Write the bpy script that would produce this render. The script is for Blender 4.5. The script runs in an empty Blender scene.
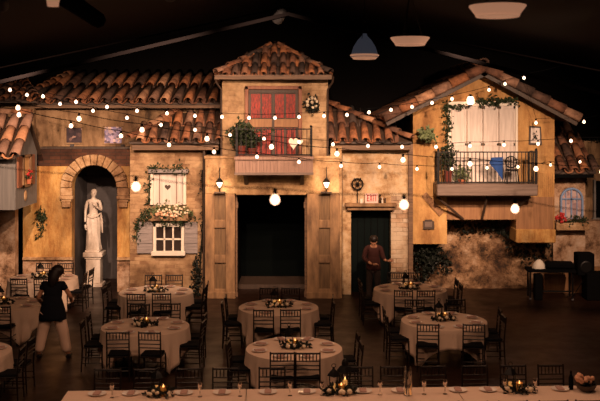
import bpy, bmesh, math, random
from mathutils import Vector, Matrix
random.seed(7)
F, HX, HY, CH = 950.0, 300.0, 110.0, 4.95
C = bpy.context.scene.collection
SC = bpy.context.scene
pi = math.pi
def S(Y): return F / Y
def PX(px, Y): return (px - HX) / S(Y)
def PZ(py, Y): return CH - (py - HY) / S(Y)
def P(px, py, Y): return Vector((PX(px, Y), Y, PZ(py, Y)))

# ------------------------------------------------------------ materials
def new_mat(name):
    m = bpy.data.materials.new(name); m.use_nodes = True
    nt = m.node_tree; b = nt.nodes['Principled BSDF']
    return m, nt, b
def mat(name, col, rough=.6, metal=0, emit=0, ecol=None, spec=.4, alpha=None):
    m, nt, b = new_mat(name)
    b.inputs['Base Color'].default_value = (*col, 1)
    b.inputs['Roughness'].default_value = rough
    b.inputs['Metallic'].default_value = metal
    b.inputs['Specular IOR Level'].default_value = spec
    if emit:
        b.inputs['Emission Color'].default_value = (*(ecol or col), 1)
        b.inputs['Emission Strength'].default_value = emit
    return m
def ramp(nt, fac, stops):
    r = nt.nodes.new('ShaderNodeValToRGB'); nt.links.new(fac, r.inputs[0])
    while len(r.color_ramp.elements) < len(stops): r.color_ramp.elements.new(.5)
    for e, (p, c) in zip(r.color_ramp.elements, stops): e.position = p; e.color = (*c, 1)
    return r.outputs[0]
def noise(nt, scale, detail=5, vec=None, stretch=None, rough=.6):
    n = nt.nodes.new('ShaderNodeTexNoise'); n.inputs['Scale'].default_value = scale
    n.inputs['Detail'].default_value = detail; n.inputs['Roughness'].default_value = rough
    if vec is None:
        tc = nt.nodes.new('ShaderNodeNewGeometry'); vec = tc.outputs['Position']
    if stretch:
        mp = nt.nodes.new('ShaderNodeMapping'); mp.inputs['Scale'].default_value = stretch
        nt.links.new(vec, mp.inputs[0]); vec = mp.outputs[0]
    nt.links.new(vec, n.inputs['Vector'])
    return n.outputs['Fac']
def mixc(nt, fac, a, b, mode='MIX'):
    m = nt.nodes.new('ShaderNodeMix'); m.data_type = 'RGBA'; m.blend_type = mode
    for sock, v in ((m.inputs[0], fac), (m.inputs[6], a), (m.inputs[7], b)):
        if hasattr(v, 'links'): nt.links.new(v, sock)
        elif isinstance(v, tuple): sock.default_value = (*v, 1)
        else: sock.default_value = v
    return m.outputs[2]
def bump(nt, b, h, s=.5, d=.02):
    n = nt.nodes.new('ShaderNodeBump'); n.inputs['Strength'].default_value = s; n.inputs['Distance'].default_value = d
    nt.links.new(h, n.inputs['Height']); nt.links.new(n.outputs[0], b.inputs['Normal'])
def plaster(name, stops, scale=1.2, bs=.5, stretch=None, rough=.85, fine=14, dist=.03):
    m, nt, b = new_mat(name)
    f = noise(nt, scale, 10, stretch=stretch, rough=.76)
    col = ramp(nt, f, stops)
    g = noise(nt, fine, 4)
    col = mixc(nt, .35, col, ramp(nt, g, [(.3, (.55, .5, .45)), (.7, (1, 1, 1))]), 'MULTIPLY')
    big = noise(nt, .75, 5, stretch=(1.3, 1, .7))
    col = mixc(nt, .9, col, ramp(nt, big, [(.36, (.32, .25, .2)), (.5, (.8, .76, .72)), (.6, (1, 1, 1))]), 'MULTIPLY')
    nt.links.new(col, b.inputs['Base Color']); b.inputs['Roughness'].default_value = rough
    mx = nt.nodes.new('ShaderNodeMath'); mx.operation = 'ADD'; nt.links.new(f, mx.inputs[0]); nt.links.new(g, mx.inputs[1])
    bump(nt, b, mx.outputs[0], bs, dist)
    return m
def brick(name, c1, c2, mortar, bw=.42, bh=.2, blotch=None, bs=.5, msize=.012, patch=None, pstops=(.45, .6)):
    m, nt, b = new_mat(name)
    g = nt.nodes.new('ShaderNodeNewGeometry'); sx = nt.nodes.new('ShaderNodeSeparateXYZ'); cb = nt.nodes.new('ShaderNodeCombineXYZ')
    ad = nt.nodes.new('ShaderNodeMath'); ad.operation = 'ADD'
    nt.links.new(g.outputs['Position'], sx.inputs[0])
    nt.links.new(sx.outputs[0], ad.inputs[0]); nt.links.new(sx.outputs[1], ad.inputs[1])
    nt.links.new(ad.outputs[0], cb.inputs[0]); nt.links.new(sx.outputs[2], cb.inputs[1])
    br = nt.nodes.new('ShaderNodeTexBrick'); nt.links.new(cb.outputs[0], br.inputs['Vector'])
    br.inputs['Color1'].default_value = (*c1, 1); br.inputs['Color2'].default_value = (*c2, 1); br.inputs['Mortar'].default_value = (*mortar, 1)
    br.inputs['Scale'].default_value = 1; br.inputs['Brick Width'].default_value = bw; br.inputs['Row Height'].default_value = bh
    br.inputs['Mortar Size'].default_value = msize; br.inputs['Mortar Smooth'].default_value = .6
    n1 = noise(nt, 3.5, 8, rough=.7)
    col = mixc(nt, .6, br.outputs['Color'], ramp(nt, n1, [(.36, (.3, .22, .15)), (.5, (.85, .8, .75)), (.6, (1, 1, 1))]), 'MULTIPLY')
    if patch:
        n2 = noise(nt, 1.1, 9, rough=.65)
        k = ramp(nt, n2, [(pstops[0], (0, 0, 0)), (pstops[1], (1, 1, 1))])
        col = mixc(nt, k, col, patch)
    nt.links.new(col, b.inputs['Base Color']); b.inputs['Roughness'].default_value = .9
    big = noise(nt, .9, 5)
    col2 = mixc(nt, .9, col, ramp(nt, big, [(.36, (.35, .28, .22)), (.5, (.8, .76, .72)), (.6, (1, 1, 1))]), 'MULTIPLY'); nt.links.new(col2, b.inputs['Base Color'])
    ml = nt.nodes.new('ShaderNodeMath'); ml.operation = 'MULTIPLY'; ml.inputs[1].default_value = .25; nt.links.new(br.outputs['Fac'], ml.inputs[0])
    sb = nt.nodes.new('ShaderNodeMath'); sb.operation = 'SUBTRACT'; nt.links.new(n1, sb.inputs[0]); nt.links.new(ml.outputs[0], sb.inputs[1])
    bump(nt, b, sb.outputs[0], bs, .02)
    return m
def wood(name, c1, c2, scale=3, stretch=(6, 6, .6), rough=.6, bs=.3):
    m, nt, b = new_mat(name)
    f = noise(nt, scale, 6, stretch=stretch)
    nt.links.new(ramp(nt, f, [(.3, c1), (.7, c2)]), b.inputs['Base Color']); b.inputs['Roughness'].default_value = rough
    bump(nt, b, f, bs, .01)
    return m
M = {}
M['yellow'] = plaster('yellow ochre plaster', [(.32, (.22, .085, .022)), (.43, (.5, .24, .065)), (.53, (.68, .4, .13)), (.66, (.74, .5, .22))], 1.5, .5, (1.5, 1, .4))
M['orange'] = plaster('orange ochre plaster', [(.3, (.26, .115, .035)), (.42, (.48, .25, .085)), (.54, (.62, .36, .13)), (.7, (.68, .44, .19))], 1.1, .4, (1.8, 1, .3))
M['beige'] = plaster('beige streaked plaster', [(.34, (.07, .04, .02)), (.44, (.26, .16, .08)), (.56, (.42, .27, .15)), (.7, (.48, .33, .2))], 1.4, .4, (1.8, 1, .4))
M['tan'] = brick('tan stone blocks', (.52, .36, .21), (.33, .21, .115), (.36, .24, .13), .4, .14, bs=.8, patch=(.56, .38, .21), pstops=(.45, .62), msize=.008)
M['tanlow'] = plaster('weathered tan plaster', [(.32, (.14, .07, .03)), (.43, (.38, .23, .11)), (.54, (.54, .35, .18)), (.68, (.62, .46, .28))], 2.0, .8, fine=9)
M['brickwall'] = brick('worn pale brick and plaster', (.56, .38, .22), (.3, .17, .09), (.42, .27, .15), .27, .1, bs=1, patch=(.54, .36, .2), pstops=(.47, .6), msize=.008)
M['exitwall'] = plaster('mottled cream and ochre plaster', [(.33, (.15, .08, .035)), (.42, (.42, .25, .12)), (.5, (.62, .43, .24)), (.62, (.72, .57, .4))], 1.9, .7, fine=8)
M['whitebrick'] = brick('whitened brick', (.62, .5, .38), (.48, .3, .18), (.3, .2, .12), .36, .12, bs=1, patch=(.6, .47, .33), pstops=(.42, .56))
M['darkbrick'] = brick('dark red brick', (.12, .045, .022), (.075, .03, .018), (.05, .03, .02), .3, .1, bs=.6)
M['rock'] = plaster('rough peeling rock plaster', [(.36, (.03, .018, .01)), (.44, (.16, .085, .04)), (.51, (.36, .21, .11)), (.58, (.5, .33, .2)), (.68, (.62, .48, .36))], 2.7, 1.0, fine=6, dist=.08)
M['pink'] = plaster('pinkish peeling plaster', [(.36, (.1, .05, .025)), (.44, (.36, .21, .12)), (.52, (.58, .39, .26)), (.64, (.68, .52, .4))], 2.2, .9, fine=7)
M['stone'] = plaster('pale carved stone', [(.36, (.2, .105, .045)), (.48, (.46, .28, .14)), (.6, (.62, .43, .25))], 3.4, .5)
M['niche'] = plaster('dark grey painted niche', [(.3, (.075, .068, .072)), (.7, (.11, .1, .105))], 1.5, .1)
M['marble'] = plaster('off white marble', [(.25, (.6, .5, .42)), (.6, (.78, .7, .62)), (.8, (.84, .77, .7))], 2.5, .15, rough=.5)
M['oldwood'] = wood('weathered honey wood', (.09, .045, .02), (.36, .205, .095), 2.2, (2.5, 2.5, .7))
M['panelrec'] = wood('darker honey wood', (.08, .042, .018), (.2, .115, .05))
M['pinkwood'] = wood('faded pinkish boards', (.17, .095, .07), (.3, .185, .135), 3, (14, 14, .5))
M['greywood'] = wood('grey brown beam', (.1, .065, .05), (.2, .14, .11), 3, (.5, 6, 8))
M['brownwood'] = wood('brown stained boards', (.2, .09, .035), (.34, .17, .07), 2.5, (7, 7, .5))
M['fascia'] = wood('brown fascia beam', (.08, .042, .022), (.21, .115, .06), 3, (.5, 5, 8))
M['darkwood'] = wood('dark brown wood', (.03, .018, .012), (.07, .04, .025))
M['white'] = wood('whitewashed wood', (.5, .42, .37), (.7, .61, .55), 3, (5, 5, .5), .6, .15)
M['offwhite'] = mat('cream painted wood', (.74, .66, .56), .55)
M['shutter'] = wood('faded grey shutter', (.2, .17, .165), (.32, .27, .26), 3, (.8, 3, 9))
M['greywall'] = wood('grey painted boards', (.13, .125, .12), (.22, .2, .19), 2, (8, 8, .4))
M['redbrown'] = wood('red brown frame', (.16, .05, .025), (.3, .12, .06))
M['red'] = wood('bright red boards', (.04, .006, .005), (.42, .026, .009), 7, (7, 7, 1.8))
M['iron'] = mat('black iron', (.012, .011, .011), .45, .6)
M['chair'] = mat('dark mahogany chair', (.009, .005, .004), .4, spec=.3)
M['seat'] = mat('black seat cushion', (.005, .005, .006), .9, spec=.1)
M['black'] = mat('black', (.004, .004, .0045), .95, spec=.05)
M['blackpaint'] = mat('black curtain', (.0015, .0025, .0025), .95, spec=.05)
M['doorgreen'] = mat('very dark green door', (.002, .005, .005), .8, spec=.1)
M['gold'] = mat('amber glass', (.65, .36, .1), .15, .3)
M['candle'] = mat('wax candle', (.85, .6, .3), .5, 0, .35, (1, .42, .1))
M['flame'] = mat('candle flame', (1, .6, .2), .5, 0, 2.5, (1, .5, .16))
M['bulb'] = mat('glowing bulb', (1, .85, .7), .3, 0, 4.5, (1, .6, .38))
M['plate'] = mat('white china', (.78, .7, .62), .2)
M['napkin'] = mat('folded dusky napkin', (.42, .25, .2), .8)
M['leaf'] = mat('dark green leaves', (.025, .038, .014), .6)
M['leafpale'] = mat('pale green leaves', (.13, .16, .07), .6)
M['leafdark'] = mat('very dark leaves', (.006, .009, .005), .6)
M['blossom'] = mat('cream blossom', (.75, .62, .45), .7)
M['peach'] = mat('peach blossom', (.62, .33, .2), .7)
M['redflower'] = mat('red blossom', (.5, .03, .03), .7)
M['terracotta'] = mat('terracotta pot', (.42, .13, .06), .8)
M['redpot'] = mat('dark red pot', (.13, .025, .016), .6)
M['glassdark'] = mat('dark window glass', (.035, .025, .022), .12)
M['ceiling'] = mat('charcoal ceiling', (.022, .017, .016), .95)
M['beam'] = mat('painted steel beam', (.008, .0066, .007), .95, spec=0)
M['hallwall'] = mat('near black wall', (.006, .005, .005), .95, spec=.1)
M['shade'] = mat('self-lit enamel shade', (.3, .31, .37), .6, 0, .03, (.7, .75, 1))  # faint emission paints the light that falls on the dome
M['shadein'] = mat('white enamel rim', (.78, .6, .48), .5, 0, .32, (1, .46, .26))
M['lampglow'] = mat('lit lamp lens', (1, .8, .6), .4, 0, .5, (1, .62, .38))
M['blue'] = mat('royal blue cloth', (.012, .055, .22), .8)
M['paleblue'] = mat('pale blue paint', (.2, .3, .5), .6)
M['signred'] = mat('red sign letters', (.5, .02, .02), .6)
M['signface'] = mat('pinkish white sign face', (.74, .5, .44), .5)
M['skin'] = mat('skin', (.5, .24, .14), .55)
M['hair'] = mat('dark hair', (.014, .008, .006), .5)
M['topcloth'] = mat('black knit', (.008, .009, .013), .9, spec=.1)
M['trouser'] = mat('light beige trousers', (.8, .56, .42), .8)
M['shoe'] = mat('dark shoe', (.015, .01, .01), .4)
M['maroon'] = mat('maroon shirt cloth', (.05, .012, .009), .85)
M['browntrouser'] = mat('dark brown trousers', (.035, .022, .018), .85)
M['purple'] = mat('lilac', (.33, .3, .5), .6)
M['lens'] = mat('dull grey metal', (.09, .085, .09), .6)
def cloth_mat():
    m, nt, b = new_mat('dusty blush linen')
    f = noise(nt, 60, 3); nt.links.new(ramp(nt, f, [(.3, (.64, .47, .35)), (.7, (.72, .53, .4))]), b.inputs['Base Color'])
    b.inputs['Roughness'].default_value = .9; bump(nt, b, noise(nt, 5, 3), .15, .02); return m
M['cloth'] = cloth_mat()
def floor_mat():
    m, nt, b = new_mat('dark brown concrete floor')
    f = noise(nt, .7, 7, stretch=(1, .5, 1))
    nt.links.new(ramp(nt, f, [(.3, (.012, .0048, .0026)), (.7, (.026, .0105, .0055))]), b.inputs['Base Color'])
    g = noise(nt, 2.2, 5)
    nt.links.new(ramp(nt, g, [(.3, (.3, .3, .3)), (.7, (.5, .5, .5))]), b.inputs['Roughness'])
    b.inputs['Specular IOR Level'].default_value = .22
    bump(nt, b, noise(nt, 1.5, 3), .06, .02); return m
M['floor'] = floor_mat()
def tile_mat():
    m, nt, b = new_mat('terracotta roof tile')
    a = nt.nodes.new('ShaderNodeAttribute'); a.attribute_name = 'rnd'
    c = ramp(nt, a.outputs['Fac'], [(0, (.06, .038, .03)), (.25, (.11, .06, .042)), (.42, (.25, .1, .05)), (.68, (.4, .155, .06)), (.88, (.27, .15, .1)), (1, (.5, .27, .15))])
    f = noise(nt, 3.5, 8, rough=.7)
    c = mixc(nt, .85, c, ramp(nt, f, [(.38, (.2, .16, .15)), (.58, (1, 1, 1))]), 'MULTIPLY')
    nt.links.new(c, b.inputs['Base Color']); b.inputs['Roughness'].default_value = .85
    bump(nt, b, noise(nt, 18, 4), .3, .01); return m
M['tile'] = tile_mat()
M['tile_clean'] = tile_mat(); M['tile_clean'].name = 'clean pale terracotta tile'
for e_, c_ in zip([n_ for n_ in M['tile_clean'].node_tree.nodes if n_.type == 'VALTORGB'][0].color_ramp.elements, ((.3, .17, .12), (.42, .24, .17), (.55, .25, .12), (.6, .27, .12), (.5, .32, .24), (.65, .42, .3))): e_.color = (*c_, 1)
for e_, c_ in zip([n_ for n_ in M['tile_clean'].node_tree.nodes if n_.type == 'VALTORGB'][1].color_ramp.elements, ((.6, .55, .5), (1, 1, 1))): e_.color = (*c_, 1)
def patterned(name, cols, scale):
    m, nt, b = new_mat(name)
    g = nt.nodes.new('ShaderNodeNewGeometry')
    v = nt.nodes.new('ShaderNodeTexVoronoi'); v.inputs['Scale'].default_value = scale; nt.links.new(g.outputs['Position'], v.inputs['Vector'])
    sp = nt.nodes.new('ShaderNodeSeparateColor'); nt.links.new(v.outputs['Color'], sp.inputs[0])
    nt.links.new(ramp(nt, sp.outputs[0], cols), b.inputs['Base Color']); b.inputs['Roughness'].default_value = .7
    return m
M['lilacpattern'] = patterned('lilac and white patterned curtain', [(0, (.08, .05, .06)), (.4, (.25, .22, .4)), (.7, (.45, .35, .5)), (1, (.7, .5, .4))], 16)
M['sceneart'] = patterned('faded painting', [(0, (.06, .06, .05)), (.4, (.3, .3, .25)), (.7, (.55, .5, .42)), (1, (.65, .6, .5))], 9)
M['purpledark'] = patterned('dim flower pattern', [(0, (.03, .02, .03)), (.75, (.07, .04, .05)), (1, (.5, .3, .25))], 12)
M['pinkpane'] = patterned('mottled pink glass pane', [(0, (.3, .2, .22)), (.5, (.45, .3, .3)), (1, (.55, .4, .38))], 9)

# ------------------------------------------------------------ mesh builder
class MB:
    def __init__(s): s.v = []; s.f = []; s.r = None
    def add(s, vs, fs, rnd=None):
        o = len(s.v); s.v += [tuple(v) for v in vs]; s.f += [tuple(i + o for i in f) for f in fs]
        if s.r is None: s.r = []
        s.r += [rnd if rnd is not None else 0.] * len(fs)
        return s
    def box(s, x0, x1, y0, y1, z0, z1, M4=None):
        vs = [Vector((x, y, z)) for x in (x0, x1) for y in (y0, y1) for z in (z0, z1)]
        if M4: vs = [M4 @ v for v in vs]
        return s.add(vs, [(0, 1, 3, 2), (4, 6, 7, 5), (0, 4, 5, 1), (2, 3, 7, 6), (0, 2, 6, 4), (1, 5, 7, 3)])
    def pbox(s, px0, px1, py0, py1, Y, d):
        z0 = 0 if py1 is None else PZ(py1, Y)
        return s.box(PX(px0, Y), PX(px1, Y), Y, Y + d, z0, PZ(py0, Y))
    def tube(s, pts, r, n=6, cap=True):
        pts = [Vector(p) for p in pts]
        rs = r if isinstance(r, (list, tuple)) else [r] * len(pts)
        rings = []; ref = None
        for i, p in enumerate(pts):
            a = pts[max(i - 1, 0)]; b = pts[min(i + 1, len(pts) - 1)]
            t = (b - a).normalized() if (b - a).length > 1e-9 else Vector((0, 0, 1))
            if ref is None: ref = Vector((0, 0, 1)) if abs(t.z) < .9 else Vector((1, 0, 0))
            u = t.cross(ref).normalized(); w = u.cross(t).normalized(); ref = w
            rings.append([p + (u * math.cos(2 * pi * k / n) + w * math.sin(2 * pi * k / n)) * rs[i] for k in range(n)])
        vs = [q for g in rings for q in g]; fs = []
        for i in range(len(pts) - 1):
            for k in range(n):
                fs.append((i * n + k, i * n + (k + 1) % n, (i + 1) * n + (k + 1) % n, (i + 1) * n + k))
        if cap: fs += [tuple(range(n))[::-1], tuple((len(pts) - 1) * n + k for k in range(n))]
        return s.add(vs, fs)
    def lathe(s, prof, c=(0, 0, 0), n=16, sx=1, sy=1, fn=None):
        vs = []; fs = []; c = Vector(c)
        for i, (r, z) in enumerate(prof):
            for k in range(n):
                a = 2 * pi * k / n; rr = max(r, 1e-4)
                if fn: rr *= fn(a, z)
                vs.append(c + Vector((math.cos(a) * rr * sx, math.sin(a) * rr * sy, z)))
        for i in range(len(prof) - 1):
            for k in range(n): fs.append((i * n + k, i * n + (k + 1) % n, (i + 1) * n + (k + 1) % n, (i + 1) * n + k))
        fs += [tuple(range(n))[::-1], tuple((len(prof) - 1) * n + k for k in range(n))]
        return s.add(vs, fs)
    def sphere(s, c, r, n=12, m=8, sx=1, sy=1, sz=1):
        prof = [(r * math.sin(pi * i / m), -r * sz * math.cos(pi * i / m)) for i in range(m + 1)]
        return s.lathe(prof, c, n, sx, sy)
    def prism(s, out, y0, y1):
        n = len(out)
        vs = [(x, y0, z) for x, z in out] + [(x, y1, z) for x, z in out]
        fs = [tuple(range(n)), tuple(range(2 * n - 1, n - 1, -1))] + [((i + 1) % n, i, n + i, n + (i + 1) % n) for i in range(n)]
        return s.add(vs, fs)
    def build(s, name, m, parent=None, smooth=False, bevel=0, solid=0):
        me = bpy.data.meshes.new(name); me.from_pydata(s.v, [], s.f)
        if s.r and any(s.r):
            at = me.attributes.new('rnd', 'FLOAT', 'FACE'); at.data.foreach_set('value', s.r)
        me.update()
        bm = bmesh.new(); bm.from_mesh(me)
        if not solid: bmesh.ops.recalc_face_normals(bm, faces=bm.faces)
        bm.to_mesh(me); bm.free()
        me.materials.append(M[m] if isinstance(m, str) else m)
        if smooth:
            me.shade_smooth(); me.set_sharp_from_angle(angle=math.radians(50))
        o = bpy.data.objects.new(name, me); C.objects.link(o)
        if bevel:
            b = o.modifiers.new('bevel', 'BEVEL'); b.width = bevel; b.segments = 1; b.limit_method = 'ANGLE'
        if solid:
            q = o.modifiers.new('solid', 'SOLIDIFY'); q.thickness = solid; q.offset = -1
        if parent: o.parent = parent
        return o
def tag(o, label=None, cat=None, group=None, kind=None):
    if label: o['label'] = label
    if cat: o['category'] = cat
    if group: o['group'] = group
    if kind: o['kind'] = kind
    return o
def thing(name, label, cat, loc=(0, 0, 0), rz=0, group=None, kind=None):
    o = bpy.data.objects.new(name, None); o.empty_display_size = .2; C.objects.link(o)
    o.location = loc; o.rotation_euler = (0, 0, rz)
    return tag(o, label, cat, group, kind)
def struct(mb, name, m, label=None, parent=None, **k):
    o = mb.build(name, m, parent, **k)
    if not parent: o['kind'] = 'structure'
    if label: o['label'] = label
    return o
def copy_tree(o, parent=None):
    c = o.copy(); C.objects.link(c)
    if parent: c.parent = parent
    for ch in list(o.children): copy_tree(ch, c)
    return c
def delete_tree(o):
    for ch in list(o.children): delete_tree(ch)
    bpy.data.objects.remove(o)

# ------------------------------------------------------------ camera
cam = bpy.data.cameras.new('camera'); co = bpy.data.objects.new('camera', cam); C.objects.link(co)
co.location = (0, 0, CH); co.rotation_euler = (pi / 2, 0, 0)
cam.sensor_width = 36; cam.lens = F / 600 * 36; cam.shift_y = -90.5 / 600; cam.clip_end = 200
cam.dof.use_dof = True; cam.dof.focus_distance = 22; cam.dof.aperture_fstop = 2.2
SC.camera = co
SC.view_settings.view_transform = 'Standard'; SC.view_settings.look = 'None'
SC.view_settings.exposure = 0.0; SC.view_settings.gamma = 1; SC.view_settings.use_curve_mapping = False
w = bpy.data.worlds.new('dim hall air'); SC.world = w; w.use_nodes = True
w.node_tree.nodes['Background'].inputs[0].default_value = (.55, .38, .3, 1)
w.node_tree.nodes['Background'].inputs[1].default_value = .012

# ------------------------------------------------------------ hall shell
struct(MB().box(-12, 12, -3, 31, -.2, 0), 'floor', 'floor', 'dark brown polished hall floor')
struct(MB().box(-12, 12, 30.6, 31, 0, 8.6), 'wall_back', 'hallwall', 'near black wall behind the stage village')
struct(MB().box(-12.3, -12, -3, 31, 0, 8.6), 'wall_left', 'hallwall')
struct(MB().box(12, 12.3, -3, 31, 0, 8.6), 'wall_right', 'hallwall')
cz = lambda x, top: top - abs(x + .27) * .213
c = MB()
c.prism([(-12, cz(-12, 8.2)), (-.27, 8.2), (12, cz(12, 8.2)), (12, cz(12, 8.4)), (-.27, 8.4), (-12, cz(-12, 8.4))], -3, 31)
struct(c, 'ceiling', 'ceiling', 'black pitched hall ceiling')
# sloping rafters (inverted V) seen across the ceiling
def rafter(pl, pa, pr, Y, wz, name, lab, d=.16):
    A, B, D = P(*pl, Y), P(*pa, Y), P(*pr, Y)
    def ext(p, q, k): return p + (p - q) * k
    A = ext(A, B, .35); D = ext(D, B, .35)
    mb = MB().prism([(A.x, A.z), (B.x, B.z), (D.x, D.z), (D.x, D.z - wz), (B.x, B.z - wz), (A.x, A.z - wz)], Y, Y + d)
    o = mb.build(name, 'beam'); return tag(o, lab, 'beam', None, 'structure')
rafter((0, 80), (288, 12), (600, 91), 18, .07, 'trim_1', 'grey steel rafter slanting up to the ceiling peak')
rafter((0, 67), (283, 7), (600, 70), 14.5, .02, 'trim_2', 'thin brown cable line slanting above the rafter', .03)
mb = MB(); A = P(62, -4, 12); B = P(98, 20, 14)
mb.tube([A, B], .12, 8); tag(mb.build('trim_3', 'beam'), 'short grey duct end slanting down at upper left', None, None, 'structure')

# ------------------------------------------------------------ roofs
def roof_tiles(A, eu, ev, W, L, pred, pitch=.27, row=.42, r=.088, cval=None):
    mb = MB(); eu = Vector(eu).normalized(); ev = Vector(ev).normalized(); nn = eu.cross(ev).normalized()
    if nn.z < 0: nn = -nn
    nc = int(round(W / pitch)); pt = W / nc; nr = int(math.ceil(L / row))
    A = Vector(A)
    for i in range(nc + 1):
        for j in range(nr):
            u = i * pt; v0 = j * row; v1 = v0 + row + .06
            if not pred(u, v0 + row * .5): continue
            rnd = max(.01, min(1, random.gauss(.5, .28)))
            j1 = random.uniform(-.008, .008); j2 = random.uniform(-.012, .012)
            pts = []
            for (v, rr, h) in ((v0 - .03 + j2, r, .028), (v1, r * .86, .0)):
                for k in range(7):
                    a = pi * k / 6
                    pts.append(A + eu * (u + j1 - math.cos(a) * rr) + ev * v + nn * (h + .03 + math.sin(a) * rr))
            mb.add(pts, [(k, k + 1, 8 + k, 7 + k) for k in range(6)], rnd)
        for j in range(nr):
            u = (i + .5) * pt; v0 = j * row; v1 = v0 + row + .06
            if i == nc or not pred(u, v0 + row * .5): continue
            rnd = max(.01, min(1, random.gauss(.35, .25))); pts = []
            for (v, rr, h) in ((v0 - .05, r * .95, .01), (v1, r * .9, -.02)):
                for k in range(5):
                    a = pi * k / 4
                    pts.append(A + eu * (u - math.cos(a) * rr) + ev * v + nn * (h + .07 - math.sin(a) * rr * .8))
            mb.add(pts, [(k, k + 1, 6 + k, 5 + k) for k in range(4)], rnd)
    return mb
def ridge(mb, p0, p1, r=.1, step=.42, up=(0, 0, 1), flip=False):
    p0 = Vector(p0); p1 = Vector(p1); d = (p1 - p0); n = max(1, int(round(d.length / step))); t = d.normalized()
    up = Vector(up); up = (up - t * up.dot(t)).normalized(); sd = t.cross(up)
    for i in range(n):
        a = p0 + d * (i / n); b = p0 + d * ((i + 1) / n) + t * .05; pts = []
        for q, rr, h in ((a, r * 1.1, .035), (b, r * .9, 0)):
            for k in range(8):
                an = pi * k / 7
                pts.append(q + sd * math.cos(an) * rr + up * (math.sin(an) * rr + h - .02))
        mb.add(pts, [(k, k + 1, 9 + k, 8 + k) for k in range(7)], max(.01, min(1, random.gauss(.55, .3))))
    return mb
def roof_thing(label, loc=(0, 0, 0)): return thing('tiled_roof', label, 'roof', loc)
def quad_deck(pts, th=.05):
    mb = MB(); n = len(pts); pts = [Vector(p) for p in pts]
    vs = pts + [p - Vector((0, 0, th)) for p in pts]
    return mb.add(vs, [tuple(range(n)), tuple(range(2 * n - 1, n - 1, -1))] + [((i + 1) % n, i, n + i, n + (i + 1) % n) for i in range(n)])

# --- centre tower pyramid roof
Ye = 24.85; ze = PZ(76, Ye); xl, xr = PX(216, Ye), PX(330.5, Ye); xc = (xl + xr) / 2; hw = (xr - xl) / 2
Yr = Ye + hw; yb = Ye + 2 * hw; za = ze + PZ(44, Yr) - PZ(76, Ye) + (PZ(76, Ye) - PZ(76, Yr)) * 0
za = PZ(44, Yr)
apex = Vector((xc, Yr, za))
rt = roof_thing('four-sided terracotta tile roof on top of the central balcony tower')
deck = MB().add([(xl, Ye, ze), (xr, Ye, ze), (xr, yb, ze), (xl, yb, ze), apex], [(0, 1, 4), (1, 2, 4), (2, 3, 4), (3, 0, 4), (3, 2, 1, 0)])
deck.build('roof_deck', 'darkwood', rt)
Ls = (apex - Vector((xc, Ye, ze))).length
tm = MB(); tm.r = []
for A, eu, mid in (((xl, Ye, ze), (1, 0, 0), (xc, Ye, ze)), ((xr, Ye, ze), (0, 1, 0), (xr, Yr, ze)), ((xl, yb, ze), (0, -1, 0), (xl, Yr, ze))):
    q = roof_tiles(A, eu, apex - Vector(mid), 2 * hw, Ls, lambda u, v: abs(u - hw) < hw * (1 - v / Ls) + .03, .25, .55, .09)
    tm.add(q.v, [], None); o0 = len(tm.v) - len(q.v); tm.f += [tuple(i + o0 for i in f) for f in q.f]; tm.r += q.r
tm.build('roof_tiles', 'tile', rt, smooth=True, solid=.015)
rm = MB()
for cx, cy in ((xl, Ye), (xr, Ye), (xl, yb), (xr, yb)): ridge(rm, (cx, cy, ze + .08), apex - Vector((0, 0, .02)), .09, .42)
rm.build('ridge_tiles', 'tile', rt, smooth=True, solid=.015)
MB().box(xl - .03, xr + .03, Ye - .06, Ye + .06, ze - .09, ze + .03).build('gutter', 'fascia', rt)
for px in (222, 327):   # downpipes with swan neck
    q = 1 if px > 270 else -1
    MB().tube([(PX(px, 25) + q * .16, Ye, ze - .02), (PX(px, 25) + q * .15, Ye + .05, ze - .15), (PX(px, 25) + q * .02, 25.02, ze - .35), (PX(px, 25) + q * .02, 25.02, PZ(157, 25))], .028, 8).build('downpipe', 'darkwood', rt, smooth=True)

# --- long upper left roof
rt = roof_thing('long dark terracotta roof high over the upper left wall')
Ye, Yt = 25.95, 29.0; A = P(20, 103, Ye); B = P(224, 103, Ye); T = P(20, 76, Yt); T.x = A.x
ev = (T - A); W = B.x - A.x; L = ev.length
roof_tiles(A, (1, 0, 0), ev, W, L, lambda u, v: v < L + .1 and u > v * .25 - .1, .33, 1.75, .115).build('roof_tiles', 'tile', rt, smooth=True, solid=.015)
quad_deck([A, B, B + ev, A + ev]).build('roof_deck', 'darkwood', rt)
rm = MB(); ridge(rm, A + Vector((-.05, 0, .1)), A + ev + Vector((L * .22, 0, .1)), .1); rm.build('ridge_tiles', 'tile', rt, smooth=True, solid=.015)
MB().box(A.x, B.x, Ye + .03, Ye + .12, A.z - .14, A.z + .01).build('fascia', 'fascia', rt)
# far left corner roof piece above little house
rt = roof_thing('short terracotta roof piece at the upper left corner behind the little house')
A = P(-40, 101, 25.4); B = P(36, 104, 25.4); T0 = P(-40, 82, 27.5); ev = T0 - A; ev.x = 0
L = ev.length; W = B.x - A.x
roof_tiles(A, (1, 0, 0), ev, W, L, lambda u, v: u < W - v * .45 + .05, .29, .45, .098).build('roof_tiles', 'tile', rt, smooth=True, solid=.015)
quad_deck([A, (B.x, A.y, A.z), (B.x - L * .45, A.y + ev.y, A.z + ev.z), A + ev]).build('roof_deck', 'darkwood', rt)
rm = MB(); ridge(rm, (B.x, A.y, A.z + .08), (B.x - L * .45, A.y + ev.y, A.z + ev.z + .08), .1); rm.build('ridge_tiles', 'tile', rt, smooth=True, solid=.015)

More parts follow.
